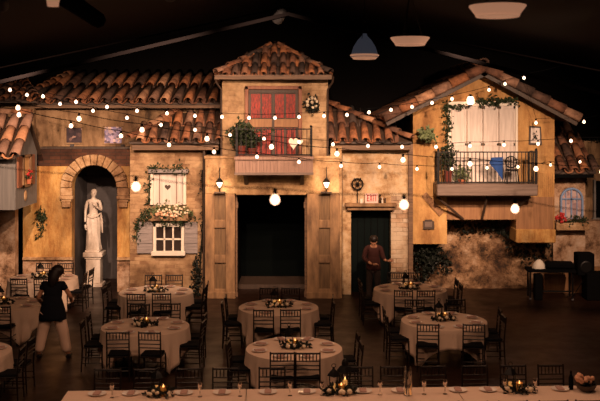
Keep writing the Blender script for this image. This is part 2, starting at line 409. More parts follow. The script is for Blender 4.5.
# --- lean-to roofs left and right of the tower
def leanto(label, pxe0, pxe1, pye, pxt, pyt, side):
    Ye, Yt = 25.1, 26.7
    rt = roof_thing(label)
    A = P(pxe0, pye, Ye); B = P(pxe1, pye, Ye); zt = PZ(pyt, Yt); ev = Vector((0, Yt - Ye, zt - A.z)); L = ev.length; W = B.x - A.x
    if side < 0:
        ht = PX(pxt, Yt) - A.x; pr = lambda u, v: u > ht * v / L - .05
        hp0, hp1 = A, Vector((A.x + ht, Yt, zt)); dk = [A, B, B + ev, hp1]
    else:
        ht = B.x - PX(pxt, Yt); pr = lambda u, v: u < W - ht * v / L + .05
        hp0, hp1 = B, Vector((B.x - ht, Yt, zt)); dk = [A, B, hp1, A + ev]
    roof_tiles(A, (1, 0, 0), ev, W, L, pr, .3, .8, .108).build('roof_tiles', 'tile', rt, smooth=True, solid=.015)
    quad_deck(dk).build('roof_deck', 'darkwood', rt)
    rm = MB(); ridge(rm, hp0 + Vector((0, 0, .08)), hp1 + Vector((0, 0, .08)), .1); rm.build('ridge_tiles', 'tile', rt, smooth=True, solid=.015)
    MB().box(A.x + .05, B.x - .02, Ye + .1, Ye + .3, A.z - .22, A.z - .03).build('fascia', 'fascia', rt, bevel=.01)
leanto('hipped terracotta lean-to roof left of the central tower', 129, 219, 142, 192, 104, -1)
leanto('hipped terracotta lean-to roof between tower and right house', 331, 412, 142, 326, 105, 1)

# ------------------------------------------------------------ centre tower walls
mb = MB(); Yc = 25.1
mb.pbox(222, 328, 78, 160, Yc, 2.4)
struct(mb, 'wall_tower', 'tan', 'tan stone wall of the central tower behind the balcony', bevel=.01)
Yp = 24.95; mb = MB()
mb.pbox(205, 340, 158, 194, Yp, 1.2)
mb.pbox(204, 341, 156, 159, Yp - .03, 1.25)
mb.pbox(236, 306, 192, 195, Yp - .02, .1)
struct(mb, 'wall_portal', 'tanlow', 'tan plaster band above the dark portal', bevel=.015)
for x0, x1, sd, lr in ((205, 235, -1, 'left'), (307, 340, 1, 'right')):
    t = thing('panelled_pilaster', f'honey coloured panelled pilaster on the {lr} of the dark portal', 'pilaster', (PX((x0 + x1) / 2, Yp), Yp, 0), 0, None)
    ox = t.location.x
    def lb(px0, px1, py0, py1, y0, y1):
        return MB().box(PX(px0, Yp) - ox, PX(px1, Yp) - ox, y0, y1, 0 if py1 is None else PZ(py1, Yp), PZ(py0, Yp))
    lb(x0, x1, 194, None, .05, 1.2).build('core', 'panelrec', t)
    pc = (x0 + x1) / 2 + (0 if sd < 0 else 1)
    fr = MB()
    for a in (lb(x0, pc - 5.5, 194, None, 0, .06), lb(pc + 5.5, x1, 194, None, 0, .06)): fr.add(a.v, a.f)
    for (u, v) in ((194, 195), (220, 228), (255, 263), (289, None)):
        a = lb(pc - 5.5, pc + 5.5, u, v, 0, .058); fr.add(a.v, a.f)
    a = lb(x0 - .5, x1 + .5, 292, None, -.03, .02); fr.add(a.v, a.f)
    fr.build('frame', 'oldwood', t, bevel=.008)
# portal recess
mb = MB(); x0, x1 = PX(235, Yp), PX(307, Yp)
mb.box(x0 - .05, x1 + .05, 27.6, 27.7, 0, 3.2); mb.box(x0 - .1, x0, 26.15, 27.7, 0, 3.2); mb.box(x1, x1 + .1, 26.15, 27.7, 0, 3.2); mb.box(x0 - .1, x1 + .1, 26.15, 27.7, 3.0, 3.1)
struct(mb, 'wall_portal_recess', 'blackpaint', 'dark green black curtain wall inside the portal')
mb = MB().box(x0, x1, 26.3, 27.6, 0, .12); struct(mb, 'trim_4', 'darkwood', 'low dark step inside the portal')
mb = MB(); mb.pbox(240, 242.5, 196, 285, 25.3, .06); mb.pbox(299, 302, 196, 285, 25.3, .06)
for k, sx in ((0, 236.3), (1, 305.8)):
    q = MB(); q.box(-.03, .03, -.03, .03, 0, PZ(194, 25.2)); q.box(-.045, .045, -.05, .05, .0, .12)
    q.box(-.05, .05, -.05, .05, 2.35, 2.5)
    o = q.build('door_jamb', 'fascia'); o.location = (PX(sx, 25.2), 25.2, 0)
    tag(o, f'brown wooden jamb post at the {"left" if k == 0 else "right"} inner edge of the portal', 'post')

# red shuttered door on tower
t = tag(thing('door_1', 'red boarded double door behind the central balcony', None, P(273.5, 157, Yc)), kind='structure')
ox, oz = t.location.x, t.location.z
def L(px0, px1, py0, py1, y0, y1, mb=None):
    mb = mb or MB(); return mb.box(PX(px0, Yc) - ox, PX(px1, Yc) - ox, y0, y1, PZ(py1, Yc) - oz, PZ(py0, Yc) - oz)
q = MB(); L(245, 248.5, 86, 157, -.08, .02, q); L(298.5, 302, 86, 157, -.08, .02, q); L(245, 302, 86, 89.5, -.08, .02, q)
q.build('door_frame', 'redbrown', t, bevel=.01)
L(248.5, 298.5, 89.5, 157, -.02, .02).build('door_back', 'darkwood', t)
L(249, 298, 119, 127, -.06, -.02).build('cross_rail', 'brownwood', t)
for x0, x1 in ((251, 260.5), (262, 271.5), (275, 284), (286, 295.5)):
    for y0, y1 in ((94, 118), (128, 156)):
        q = MB(); n = 3
        for i in range(n):
            a = x0 + (x1 - x0) * i / n; L(a + .15, a + (x1 - x0) / n - .15, y0, y1, -.05, -.02, q)
        q.build('red_panel', 'red', t)
q = MB(); L(272, 274.5, 90, 157, -.07, -.02, q); L(249, 298, 90, 93, -.06, -.02, q); q.build('mullion', 'darkwood', t)

# foliage helpers
def leaves(mb, pts, size=.05, jitter=.06, per=3):
    for p in pts:
        for _ in range(per):
            q = Vector(p) + Vector([random.gauss(0, jitter) for _ in range(3)])
            d = Vector([random.gauss(0, 1) for _ in range(3)]).normalized()
            e = d.cross(Vector([random.gauss(0, 1) for _ in range(3)])).normalized()
            s = size * random.uniform(.6, 1.3); n = d.cross(e) * s * .15
            mb.add([q, q + d * s * .5 + e * s * .32 + n, q + d * s, q + d * s * .5 - e * s * .32 + n, q + d * s * .5 - n], [(0, 1, 4), (1, 2, 4), (2, 3, 4), (3, 0, 4)])
    return mb
def line_pts(pts, n):
    out = []; pts = [Vector(p) for p in pts]
    for a, b in zip(pts, pts[1:]):
        for i in range(n): out.append(a.lerp(b, i / n))
    return out
def blob_pts(c, rx, ry, rz, n):
    out = []
    while len(out) < n:
        v = Vector([random.uniform(-1, 1) for _ in range(3)])
        if v.length < 1: out.append(Vector(c) + Vector((v.x * rx, v.y * ry, v.z * rz)))
    return out
def blossoms(mb, pts, r=.03):
    for p in pts: mb.sphere(p, r * random.uniform(.7, 1.2), 6, 4)
    return mb

# ------------------------------------------------------------ railings and balconies
def railing(name, label, px0, px1, pyt, pyb, Y, parent, nb, Yback, posts=(0, 1)):
    x0, x1 = PX(px0, Y), PX(px1, Y); zt, zb = PZ(pyt, Y), PZ(pyb, Y)
    q = MB(); q.box(x0, x1, Y - .02, Y + .02, zt - .03, zt); q.box(x0, x1, Y - .02, Y + .02, zb + .03, zb + .06)
    for x in (x0 + .02, x1 - .02): q.box(x - .02, x + .02, Y, Yback, zt - .03, zt); q.box(x - .015, x + .015, Y, Yback, zb + .03, zb + .06)
    q.build('hand_rail', 'iron', parent)
    q = MB()
    for i in range(1, nb):
        x = x0 + (x1 - x0) * i / nb; q.box(x - .009, x + .009, Y - .009, Y + .009, zb + .03, zt - .02)
    for x in (x0 + .02, x1 - .02):
        for k in range(1, 5):
            y = Y + (Yback - Y) * k / 5; q.box(x - .009, x + .009, y - .009, y + .009, zb + .03, zt - .02)
    q.build('balusters', 'iron', parent)
    for x in (x0 + .02, x1 - .02):
        q = MB(); q.box(x - .03, x + .03, Y - .03, Y + .03, zb, zt + .03); q.sphere((x, Y, zt + .05), .035, 8, 6); q.build('rail_post', 'iron', parent)
Yb = 24.3
t = thing('balcony', 'central balcony with pinkish boarded front and black railing over the portal', 'balcony')
MB().pbox(234, 314, 156.5, 160, Yb - .04, .87).build('floor_slab', 'pinkwood', t, bevel=.01)
q = MB(); n = 22
for i in range(n):
    a = 235 + 78 * i / n; q.pbox(a + .1, a + 78 / n - .1, 160, 173.5, Yb + random.uniform(0, .012), .1)
q.build('front_boards', 'pinkwood', t)
q = MB(); q.pbox(234.5, 313.5, 172.5, 175, Yb - .03, .16); q.box(PX(235, Yb), PX(313, Yb), Yb + .1, 24.93, PZ(173, Yb), PZ(160, Yb)); q.build('underside', 'greywood', t)
for px in (245, 302):
    x = PX(px, Yb); z = PZ(175, Yb)
    MB().add([(x - .05, 24.93, z), (x + .05, 24.93, z), (x - .05, Yb + .15, z), (x + .05, Yb + .15, z), (x - .05, 24.93, z - .3), (x + .05, 24.93, z - .3)],
             [(0, 2, 3, 1), (0, 1, 5, 4), (2, 4, 5, 3), (0, 4, 2), (1, 3, 5)]).build('bracket', 'darkwood', t)
railing('r', '', 236, 312, 128.5, 156.5, Yb, t, 15, 25.08)

# right house walls and balcony
Yh = 25.5; ap = (484, 71)
def XZ(px, py, Y=Yh): return (PX(px, Y), PZ(py, Y))
mb = MB()
ln = lambda px: 71 + (abs(px - 484)) * (118 - 71) / (101 if px < 484 else 94)
mb.prism([XZ(413, ln(413)), XZ(484, 73), XZ(554.5, ln(554.5)), XZ(554.5, 232), XZ(516, 232), XZ(516, 220), XZ(447, 220), XZ(447, 244), XZ(413, 244)], Yh, Yh + .7)
struct(mb, 'wall_right_house', 'orange', 'yellow ochre gable wall of the right house')
mb = MB(); mb.box(PX(413, Yh), PX(554.5, Yh), Yh + .7, 29, PZ(220, Yh), PZ(122, Yh)); struct(mb, 'wall_right_house_body', 'orange', 'hidden body of the right house behind its gable')
mb = MB(); mb.pbox(516, 556, 229.5, 243, Yh - .14, .8)
struct(mb, 'trim_5', 'yellow', 'ochre ledge block under the right end of the house wall', bevel=.02)
mb = MB(); mb.pbox(447, 516, 197, 219.5, Yh - .03, .03); struct(mb, 'trim_6', 'brownwood', 'brown sheet painting in the shade under the right balcony')  # brown sheet holds the balcony slab's shadow on the wall as colour
mb = MB(); mb.pbox(516, 553.5, 197, 229, Yh - .03, .03)
struct(mb, 'trim_7', 'brownwood', 'brown sheet painting in the shading at the right below the balcony')  # darker sheet paints the shading below the balcony's right end
mb = MB()
for px in range(538, 554, 2): mb.pbox(px + .3, px + 1.6, 173, 197, Yh - .03, .03)
struct(mb, 'trim_8', 'orange', 'narrow vertical boards beside the right end of the balcony')
# roof of right house
rt = roof_thing('gabled terracotta tile roof of the right house')
Yf = 25.0
Lp, Ap, Rp = P(384, 119, Yf), P(484.5, 68, Yf), P(580, 119, Yf); dep = 4.3
ly = Vector((0, dep, 0))
for (E, sgn) in ((Lp, 1), (Rp, -1)):
    ev = Ap - E; LL = ev.length
    if sgn > 0: q = roof_tiles(E + ly, (0, -1, 0), ev, dep - .15, LL, lambda u, v: v < LL + .1, .28, .44, .1)
    else: q = roof_tiles(E + Vector((0, .15, 0)), (0, 1, 0), ev, dep - .15, LL, lambda u, v: v < LL + .1, .28, .44, .1)
    q.build('roof_tiles', 'tile', rt, smooth=True, solid=.015)
    nrm = Vector((-ev.z, 0, ev.x)).normalized(); nrm = nrm if nrm.z > 0 else -nrm
    dq = MB(); a, b = E - nrm * .02, Ap - nrm * .02
    dq.add([a, b, b + ly, a + ly, a - nrm * .07, b - nrm * .07, b + ly - nrm * .07, a + ly - nrm * .07], [(0, 1, 2, 3), (7, 6, 5, 4), (0, 4, 5, 1), (2, 6, 7, 3), (1, 5, 6, 2), (0, 3, 7, 4)])
    dq.build('roof_deck', 'fascia', rt)
    # barge board beneath rake
    bq = MB(); a2, b2 = E - nrm * .1, Ap - nrm * .1
    bq.add([a2, b2, b2 + Vector((0, .06, 0)), a2 + Vector((0, .06, 0)), a2 - nrm * .1, b2 - nrm * .1, b2 - nrm * .1 + Vector((0, .06, 0)), a2 - nrm * .1 + Vector((0, .06, 0))], [(0, 1, 2, 3), (7, 6, 5, 4), (0, 4, 5, 1), (2, 6, 7, 3), (1, 5, 6, 2), (0, 3, 7, 4)])
    bq.build('barge_board', 'darkwood', rt)
    rq = MB(); up = Vector((-.0, -.75, 0)) + nrm * .6
    ridge(rq, E + Vector((0, .04, 0)) + nrm * .01, Ap + Vector((0, .04, 0)) + nrm * .01, .125, .5, up); rq.build('rake_tiles', 'tile', rt, smooth=True, solid=.015)
rq = MB(); ridge(rq, Ap + Vector((0, 0, .12)), Ap + ly + Vector((0, 0, .12)), .11); rq.build('ridge_tiles', 'tile', rt, smooth=True, solid=.015)
# balcony
Yq = 24.75
t = thing('balcony', 'right balcony with thick grey brown beam front and thin black railing', 'balcony')
MB().box(PX(437, Yq), PX(538, Yq), Yq, Yh - .04, PZ(196, Yq), PZ(184, Yq)).build('floor_slab', 'greywood', t, bevel=.02)
for a, b in (((437, 197), (463, 219)), ((487, 197), (482, 219)), ((530, 197), (516, 208))):
    MB().tube([P(a[0], a[1], Yq + .25), P(b[0], b[1], Yh - .05)], .035, 6).build('brace', 'darkwood', t)
railing('r', '', 437.5, 537, 151.5, 184, Yq + .03, t, 26, 25.42)
q = MB(); q.pbox(528, 529.3, 152, 184, Yq + .05, .05); q.pbox(533, 534, 152, 184, Yq + .05, .05); q.build('rail_post', 'iron', t)
# white doors
t = tag(thing('door_3', 'white four-panelled double doors behind the right balcony', None), kind='structure')
q = MB(); q.pbox(448, 451.5, 104, 184, Yh - .08, .08); q.pbox(515.5, 518, 104, 184, Yh - .08, .08); q.pbox(448, 518, 101.5, 106, Yh - .08, .08); q.build('door_frame', 'offwhite', t, bevel=.01)
xs = [451.5, 467, 483, 499, 515.5]
for i in range(4):
    q = MB(); q.pbox(xs[i] + .3, xs[i + 1] - .3, 106, 184, Yh - .04, .04)
    q.pbox(xs[i] + .3, xs[i] + 2.2, 106, 184, Yh - .055, .02); q.pbox(xs[i + 1] - 2.2, xs[i + 1] - .3, 106, 184, Yh - .055, .02)
    q.pbox(xs[i] + .3, xs[i + 1] - .3, 106, 109, Yh - .055, .02); q.pbox(xs[i] + .3, xs[i + 1] - .3, 143, 146, Yh - .055, .02)
    q.build('door_panel', 'white', t, bevel=.006)

# exit wall
Yx = 25.5; mb = MB()
mb.pbox(338, 351, 146, None, Yx, .5); mb.pbox(351, 391, 146, 210, Yx, .5)
mb.pbox(391, 410, 146, 196, Yx, .5)
struct(mb, 'wall_exit', 'exitwall', 'mottled cream plaster wall above the exit door')
mb = MB(); mb.pbox(391, 410, 196, None, Yx, .5); struct(mb, 'wall_exit_brick', 'whitebrick', 'pale whitened brick strip right of the exit door')
mb = MB(); mb.pbox(408.5, 413, 143, None, Yx - .12, .2); struct(mb, 'trim_9', 'fascia', 'dark wooden post between exit wall and right house')
mb = MB().box(PX(330, 25.45), PX(341, 25.45), 25.0, 25.45, PZ(298, 25.45) * 0, PZ(146, 25.45)); struct(mb, 'wall_exit_return', 'tanlow')
q = MB().tube([P(341, 152, 25.3), (PX(341, 25.3), 25.3, .02)], .035, 8); o = q.build('drain_pipe', 'darkwood', smooth=True); tag(o, 'thin dark drain pipe right of the portal pilaster', 'pipe')
q = MB().tube([P(204, 150, 25.3), (PX(204, 25.3), 25.3, .02)], .035, 8); o = q.build('drain_pipe', 'darkwood', smooth=True); tag(o, 'thin dark drain pipe left of the portal pilaster', 'pipe')
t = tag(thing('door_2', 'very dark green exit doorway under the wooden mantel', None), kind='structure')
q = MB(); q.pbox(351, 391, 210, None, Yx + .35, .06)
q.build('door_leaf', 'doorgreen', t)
q = MB()
for i in range(1, 6): q.pbox(351 + 6.6 * i, 351 + 6.6 * i + .5, 213, 292, Yx + .33, .03)
q.build('board_joints', 'black', t)
q = MB(); q.pbox(345, 397, 203.5, 207, Yx - .22, .24); q.pbox(347, 395, 207, 210.5, Yx - .14, .16)
tag(q.build('mantel_shelf', 'oldwood', bevel=.015), 'brown wooden mantel shelf above the exit door', 'shelf')
# exit sign
Ys = Yx - .12
t = thing('exit_sign', 'pinkish white EXIT sign with red letters standing on the mantel', 'sign', (0, 0, 0))
MB().pbox(365, 378.3, 193.5, 203.4, Ys, .06).build('sign_box', 'signface', t, bevel=.008)
q = MB()
def st(a, b, c_, d): q.pbox(a, b, c_, d, Ys - .012, .014)
y0, y1 = 194.8, 201.2; hh = (y0 + y1) / 2; x = 367.2
st(x, x + .6, y0, y1); st(x, x + 2, y0, y0 + .8); st(x, x + 1.8, hh - .4, hh + .4); st(x, x + 2, y1 - .8, y1)
for (a, b) in (((370, y0), (372, y1)), ((372, y0), (370, y1))):
    A, B = P(a[0], a[1], Ys - .005), P(b[0], b[1], Ys - .005); q.tube([A, B], .0085, 4)
st(373.1, 373.7, y0, y1); st(374.6, 376.8, y0, y0 + .8); st(375.4, 376, y0, y1)
q.build('letters', 'signred', t)
q = MB(); q.lathe([(.045, 0), (.05, .06), (.04, .12), (.02, .13)], P(361.5, 203.4, Yx - .1), 12)
tag(q.build('white_candle', 'offwhite', smooth=True), 'small white candle jar left of the EXIT sign', 'candle')
for i, (px, h) in enumerate(((380, .24), (382.3, .16), (385.3, .14))):
    q = MB(); p = P(px, 203.4, Yx - .1); q.lathe([(.02, 0), (.022, h * .5), (.012, h * .7), (.02, h * .8), (.028, h)], p, 8)
    o = q.build('small_figurine', ['iron', 'offwhite', 'darkwood'][i], smooth=True); tag(o, ['tall dark trinket right beside the EXIT sign', 'small white trinket in the middle right of the EXIT sign', 'small brown trinket at right end of the mantel group'][i], 'ornament', 'trinkets on the mantel')
# iron wheel ornament
t = thing('wheel_ornament', 'round black iron wheel ornament on a stalk left of the EXIT sign', 'ornament'); c0 = P(357.5, 184, Yx - .08)
q = MB(); ring = [c0 + Vector((math.cos(a) * .145, 0, math.sin(a) * .145)) for a in [2 * pi * k / 20 for k in range(21)]]
q.tube(ring, .02, 6); q.build('ring', 'iron', t, smooth=True)
q = MB()
for k in range(6):
    a = 2 * pi * k / 6; q.tube([c0 + Vector((math.cos(a) * .04, 0, math.sin(a) * .04)), c0 + Vector((math.cos(a) * .19, 0, math.sin(a) * .19))], .011, 5)
q.sphere(c0, .05, 8, 6); q.build('spokes', 'iron', t)
MB().tube([c0 - Vector((0, 0, .14)), P(357.5, 203.4, Yx - .08)], .012, 6).build('stalk', 'iron', t)

# ------------------------------------------------------------ left window wall
Yw = 25.5
mb = MB(); mb.pbox(130, 205.5, 146, None, Yw, .5); struct(mb, 'wall_left_window', 'brickwall', 'worn brick wall holding the shuttered window')
t = thing('shutter_board', 'pale pink board with heart cutout above the flower box', 'shutter')
q = MB()
bx0, bx1, by0, by1 = 153, 183, 174, 205
hx, hy = 168, 187
def heart(s=1.0, n=20):
    out = []
    for k in range(n):
        a = 2 * pi * k / n; x_ = 16 * math.sin(a) ** 3; y_ = 13 * math.cos(a) - 5 * math.cos(2 * a) - 2 * math.cos(3 * a) - math.cos(4 * a)
        out.append((x_ * s, y_ * s))
    return out
hs = heart(.0052)
q.pbox(bx0, bx1, by0, by1, Yw - .05, .05); q.build('board', 'white', t)
cx_, cz_ = PX(hx, Yw), PZ(hy, Yw)
MB().prism([(cx_ + a, cz_ + b) for a, b in hs], Yw - .058, Yw - .045).build('heart', 'darkwood', t)
q = MB(); q.pbox(150, 153, 172, 205, Yw - .12, .12); q.pbox(183, 186, 172, 205, Yw - .12, .12); q.build('side_frame', 'offwhite', t, bevel=.01)
q = MB(); q.pbox(148, 188, 169.5, 173, Yw - .22, .22); q.build('top_shelf', 'shutter', t, bevel=.01)
q = MB(); q.pbox(159, 160, 174, 204, Yw - .056, .01); q.pbox(176, 177, 174, 204, Yw - .056, .01); q.build('board_groove', 'pinkwood', t)
# ivy around it
ivl = [P(148, 204, Yw - .1), P(149, 190, Yw - .12), P(150, 172, Yw - .15), P(153, 167, Yw - .2), P(168, 170, Yw - .2), P(180, 167, Yw - .2), P(189, 172, Yw - .15)]; ivy = leaves(MB(), line_pts(ivl, 8), .09, .05, 4); ivy.tube(ivl, .012, 5)
tag(ivy.build('ivy_garland', 'leaf'), 'green ivy garland around the top of the heart board', 'ivy')
ivl = [P(147, 208, Yw - .15), P(139, 220, Yw - .12), P(137, 228, Yw - .1), P(136, 243, Yw - .1)]; ivy = leaves(MB(), line_pts(ivl, 8), .09, .05, 4); ivy.tube(ivl, .012, 5)
tag(ivy.build('ivy_garland', 'leaf'), 'green ivy trailing down over the left grey shutter', 'ivy')
t = thing('flower_box', 'window box crowded with cream blossoms and greenery over the white window', 'flower box')
q = MB(); q.pbox(150, 188, 213, 221, Yw - .28, .26); q.build('box', 'oldwood', t, bevel=.01)
q = MB(); leaves(q, blob_pts(P(169, 211, Yw - .2), .62, .14, .2, 110), .09, .04, 3); q.build('foliage', 'leafpale', t)
q = MB(); leaves(q, blob_pts(P(169, 218, Yw - .24), .72, .12, .2, 60), .09, .05, 3); q.build('dark_foliage', 'leaf', t)
q = MB(); blossoms(q, blob_pts(P(169, 211, Yw - .3), .52, .08, .17, 50), .035); q.build('blossoms', 'blossom', t, smooth=True)
q = MB(); blossoms(q, blob_pts(P(166, 215, Yw - .33), .4, .06, .1, 22), .035); q.build('peach_blossoms', 'peach', t, smooth=True)
t = tag(thing('window_1', 'white six-pane window with grey open shutters under the flower box', None), kind='structure')
q = MB(); q.pbox(153, 156, 222, 253, Yw - .1, .1); q.pbox(181, 184, 222, 253, Yw - .1, .1); q.pbox(153, 184, 222, 227, Yw - .1, .1); q.pbox(151, 185, 251.5, 256, Yw - .16, .16); q.build('window_frame', 'offwhite', t, bevel=.01)
q = MB(); q.pbox(156, 181, 238.5, 240, Yw - .08, .06); q.pbox(163.6, 165, 227, 252, Yw - .08, .06); q.pbox(172.3, 173.7, 227, 252, Yw - .08, .06); q.build('muntins', 'offwhite', t)
MB().pbox(156, 181, 227, 252, Yw - .03, .02).build('pane', 'glassdark', t)
for x0, x1 in ((137, 152.5), (184.5, 197.5)):
    q = MB(); q.pbox(x0, x1, 222, 253, Yw - .06, .03)
    for a in (222, 231, 241, 251): q.pbox(x0, x1, a, a + 2.3, Yw - .085, .03)
    for k in range(9): q.pbox(x0 + 1, x1 - 1, 224.5 + 3 * k, 225.8 + 3 * k, Yw - .07, .02)
    q.build('shutter', 'shutter', t)
# dark climbing plant at right of this wall
q = leaves(MB(), line_pts([(PX(198, 25.2), 25.2, .05), (PX(199, 25.2), 25.25, .7), P(196, 264, 25.3), P(201, 250, 25.35), P(203, 225, 25.35), P(203, 200, 25.35), P(202, 170, 25.35)], 8), .08, .035, 3)
leaves(q, blob_pts((PX(196, 25.1), 25.1, .5), .1, .08, .5, 45), .1, .04, 3)
q.tube([(PX(198, 25.2), 25.2, .02), P(201, 250, 25.35), P(203, 225, 25.35), P(203, 200, 25.35), P(202, 170, 25.35)], .02, 6)
tag(q.build('climbing_plant', 'leafdark'), 'very dark climbing plant beside the left portal pilaster', 'plant')

# ------------------------------------------------------------ niche wall
Ya = 25.9; mb = MB()
cx, cy, ri = 94.5, 187.5, 22.8
def arc(r, n=18, a0=0, a1=pi): return [(cx + r * math.cos(a0 + (a1 - a0) * k / n), cy - r * math.sin(a0 + (a1 - a0) * k / n)) for k in range(n + 1)]
out = [(23, 300)] + [(23, 165.5), (131, 165.5), (131, 300), (cx + ri, 300)] + [(x, y) for x, y in arc(ri)] + [(cx - ri, 300)]
# split in left pier, right pier and top so the arch stays a clean outline
def pl(lst): return [(PX(a, Ya), max(PZ(b, Ya), 0)) for a, b in lst]
topp = [(23, cy), (23, 166), (131, 166), (131, cy)] + arc(ri)
mb.prism(pl([(23, 260), (23, 166), (131, 166), (131, 260), (cx + ri, 260)] + arc(ri) + [(cx - ri, 260)]), Ya, Ya + .35)
struct(mb, 'wall_niche', 'yellow', 'bright yellow ochre wall around the statue niche')
mb = MB(); mb.prism(pl([(23, 300), (23, 260), (cx - ri, 260), (cx - ri, 300)]), Ya - .02, Ya + .35); mb.prism(pl([(cx + ri, 300), (cx + ri, 260), (131, 260), (131, 300)]), Ya - .02, Ya + .35)
struct(mb, 'wall_niche_base', 'pink', 'stained lower wall on both sides of the niche')
mb = MB(); mb.pbox(38, 131, 148.5, 166, Ya - .02, .37); struct(mb, 'wall_niche_band', 'darkbrick', 'dark red brick band above the niche arch')
mb = MB(); mb.pbox(22, cx - ri + .6, 257.5, 260.5, Ya - .1, .15); mb.pbox(cx + ri - .6, 131.5, 257.5, 260.5, Ya - .1, .15); struct(mb, 'trim_10', 'stone', 'narrow stone dado ledge on the niche wall', bevel=.015)
mb = MB(); x0, x1 = PX(cx - ri - 1, Ya), PX(cx + ri + 1, Ya)
mb.box(x0 - .1, x1 + .1, 27.9, 28, 0, 4); mb.box(x0 - .1, x0, Ya + .35, 27.9, 0, 4); mb.box(x1, x1 + .1, Ya + .35, 27.9, 0, 4); mb.box(x0, x1, Ya + .35, 27.9, 3.6, 3.7)
struct(mb, 'wall_niche_recess', 'niche', 'dark grey recess behind the white statue')
t = thing('stone_arch', 'pale stone block arch framing the statue niche', 'arch')
n = 13
for i in range(n):
    a0, a1 = pi * i / n + .012, pi * (i + 1) / n - .012; ro = 33.5 + random.uniform(-.5, .5)
    q = MB(); q.prism(pl(arc(ri - .3, 3, a0, a1) + arc(ro, 3, a1, a0)), Ya - .1 - random.uniform(0, .02), Ya + .02); q.build('arch_stone', 'stone', t, bevel=.015)
for sx in (-1, 1):
    xa, xb = sorted((cx + sx * ri - sx * .3, cx + sx * 34.5))
    q = MB(); q.pbox(xa, xb, 188, 196, Ya - .1, .12); q.build('arch_stone', 'stone', t, bevel=.015)
    q = MB(); q.pbox(xa - .6, xb + .6, 196, 199.5, Ya - .15, .17); q.pbox(xa + 1, xb - 1, 199.5, 202, Ya - .12, .14); q.pbox(xa + 1.8, xb - 1.8, 202, 207.5, Ya - .1, .12); q.build('impost', 'stone', t, bevel=.01)
q = leaves(MB(), line_pts([P(40, 211, Ya - .08), P(41, 222, Ya - .08), P(38, 230, Ya - .08)], 8), .1, .07, 3)
leaves(q, line_pts([P(46, 224, Ya - .08), P(41, 235, Ya - .06), P(35, 240, Ya - .05)], 6), .06, .03, 2); leaves(q, blob_pts(P(41, 216, Ya - .1), .1, .05, .12, 30), .09, .03, 3)
q.tube([P(40, 210, Ya - .08), P(42, 222, Ya - .08), P(44, 228, Ya - .08), P(41, 235, Ya - .06), P(35, 240, Ya - .05)], .015, 5)
tag(q.build('hanging_fern', 'leaf'), 'green fern sprig hanging on the yellow wall left of the arch', 'plant')

# beige upper wall with two windows
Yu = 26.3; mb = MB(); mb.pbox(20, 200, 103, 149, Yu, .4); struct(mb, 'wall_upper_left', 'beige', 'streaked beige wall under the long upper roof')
mb = MB(); mb.pbox(40, 131, 147, 149, Ya - .05, .5); struct(mb, 'trim_11', 'darkwood', 'dark sill beam between beige wall and brick band')
for i, (x0, x1, y0, y1, mm) in enumerate(((66, 82, 127.5, 143, 'purpledark'), (104, 122, 126.5, 143.5, 'lilacpattern'))):
    t = tag(thing(f'window_{i+2}', ['small dark window high on the beige wall', 'small window with lilac patterned curtain on beige wall'][i], None), kind='structure')
    MB().pbox(x0, x1, y0, y1, Yu - .01, .012).build('pane', mm, t)
    q = MB(); q.pbox(x0 - .8, x0 + .3, y0 - .5, y1 + .5, Yu - .04, .05); q.pbox(x1 - .3, x1 + .8, y0 - .5, y1 + .5, Yu - .04, .05); q.pbox(x0 - .8, x1 + .8, y0 - .8, y0 + .3, Yu - .04, .05); q.pbox(x0 - .8, x1 + .8, y1 - .3, y1 + 1, Yu - .05, .06); q.build('window_frame', 'beige', t)

# ------------------------------------------------------------ statue
YS = 26.75; s0 = S(YS)
def make_body(name, m, V, E, parent=None, sub=2, extra=None, loc=(0, 0, 0), rz=0):
    """V: list of (x,y,z,rx,ry); E edges; first vertex is root"""
    me = bpy.data.meshes.new(name); me.from_pydata([v[:3] for v in V], E, []); me.update()
    o = bpy.data.objects.new(name, me); C.objects.link(o)
    sk = o.modifiers.new('skin', 'SKIN'); sk.use_smooth_shade = True
    for i, v in enumerate(V):
        d = me.skin_vertices[0].data[i]; d.radius = (v[3], v[4] if len(v) > 4 else v[3]); d.use_root = (i == 0)
    ss = o.modifiers.new('sub', 'SUBSURF'); ss.levels = sub; ss.render_levels = sub
    bpy.context.view_layer.update(); dg = bpy.context.evaluated_depsgraph_get()
    nm = bpy.data.meshes.new_from_object(o.evaluated_get(dg)); nm.name = name
    if extra:
        bm = bmesh.new(); bm.from_mesh(nm); tmp = bpy.data.meshes.new('tmp'); tmp.from_pydata(extra.v, [], extra.f); bm.from_mesh(tmp); bm.to_mesh(nm); bm.free(); bpy.data.meshes.remove(tmp)
    nm.shade_smooth(); o.modifiers.clear(); o.data = nm; bpy.data.meshes.remove(me)
    nm.materials.clear(); nm.materials.append(M[m])
    if parent: o.parent = parent
    o.location = loc; o.rotation_euler = (0, 0, rz)
    return o
def face(mb, c, fd, r=.1, k=1.0):
    """nose, eye sockets, lips, ears on a head centre c facing unit fd"""
    c = Vector(c); fd = Vector(fd).normalized(); up = Vector((0, 0, 1)); sd = fd.cross(up).normalized()
    mb.tube([c + fd * (r * .85) + up * .02, c + fd * (r * 1.08) - up * .018, c + fd * (r * .9) - up * .026], [.006, .014, .008], 6)
    for s_ in (-1, 1):
        mb.sphere(c + fd * r * .84 + sd * s_ * .032 + up * .012, .013, 8, 6)
        mb.sphere(c + sd * s_ * r * .8 - up * .01, .022, 8, 6, .5, 1, 1.3)
        mb.tube([c + fd * r * .93 + sd * s_ * .045 + up * .033, c + fd * r * .96 + sd * s_ * .018 + up * .037], .005, 5)
    mb.tube([c + fd * r * .86 + sd * .024 - up * .056, c + fd * r * .92 - up * .053, c + fd * r * .86 - sd * .024 - up * .056], .007, 6)
    return mb
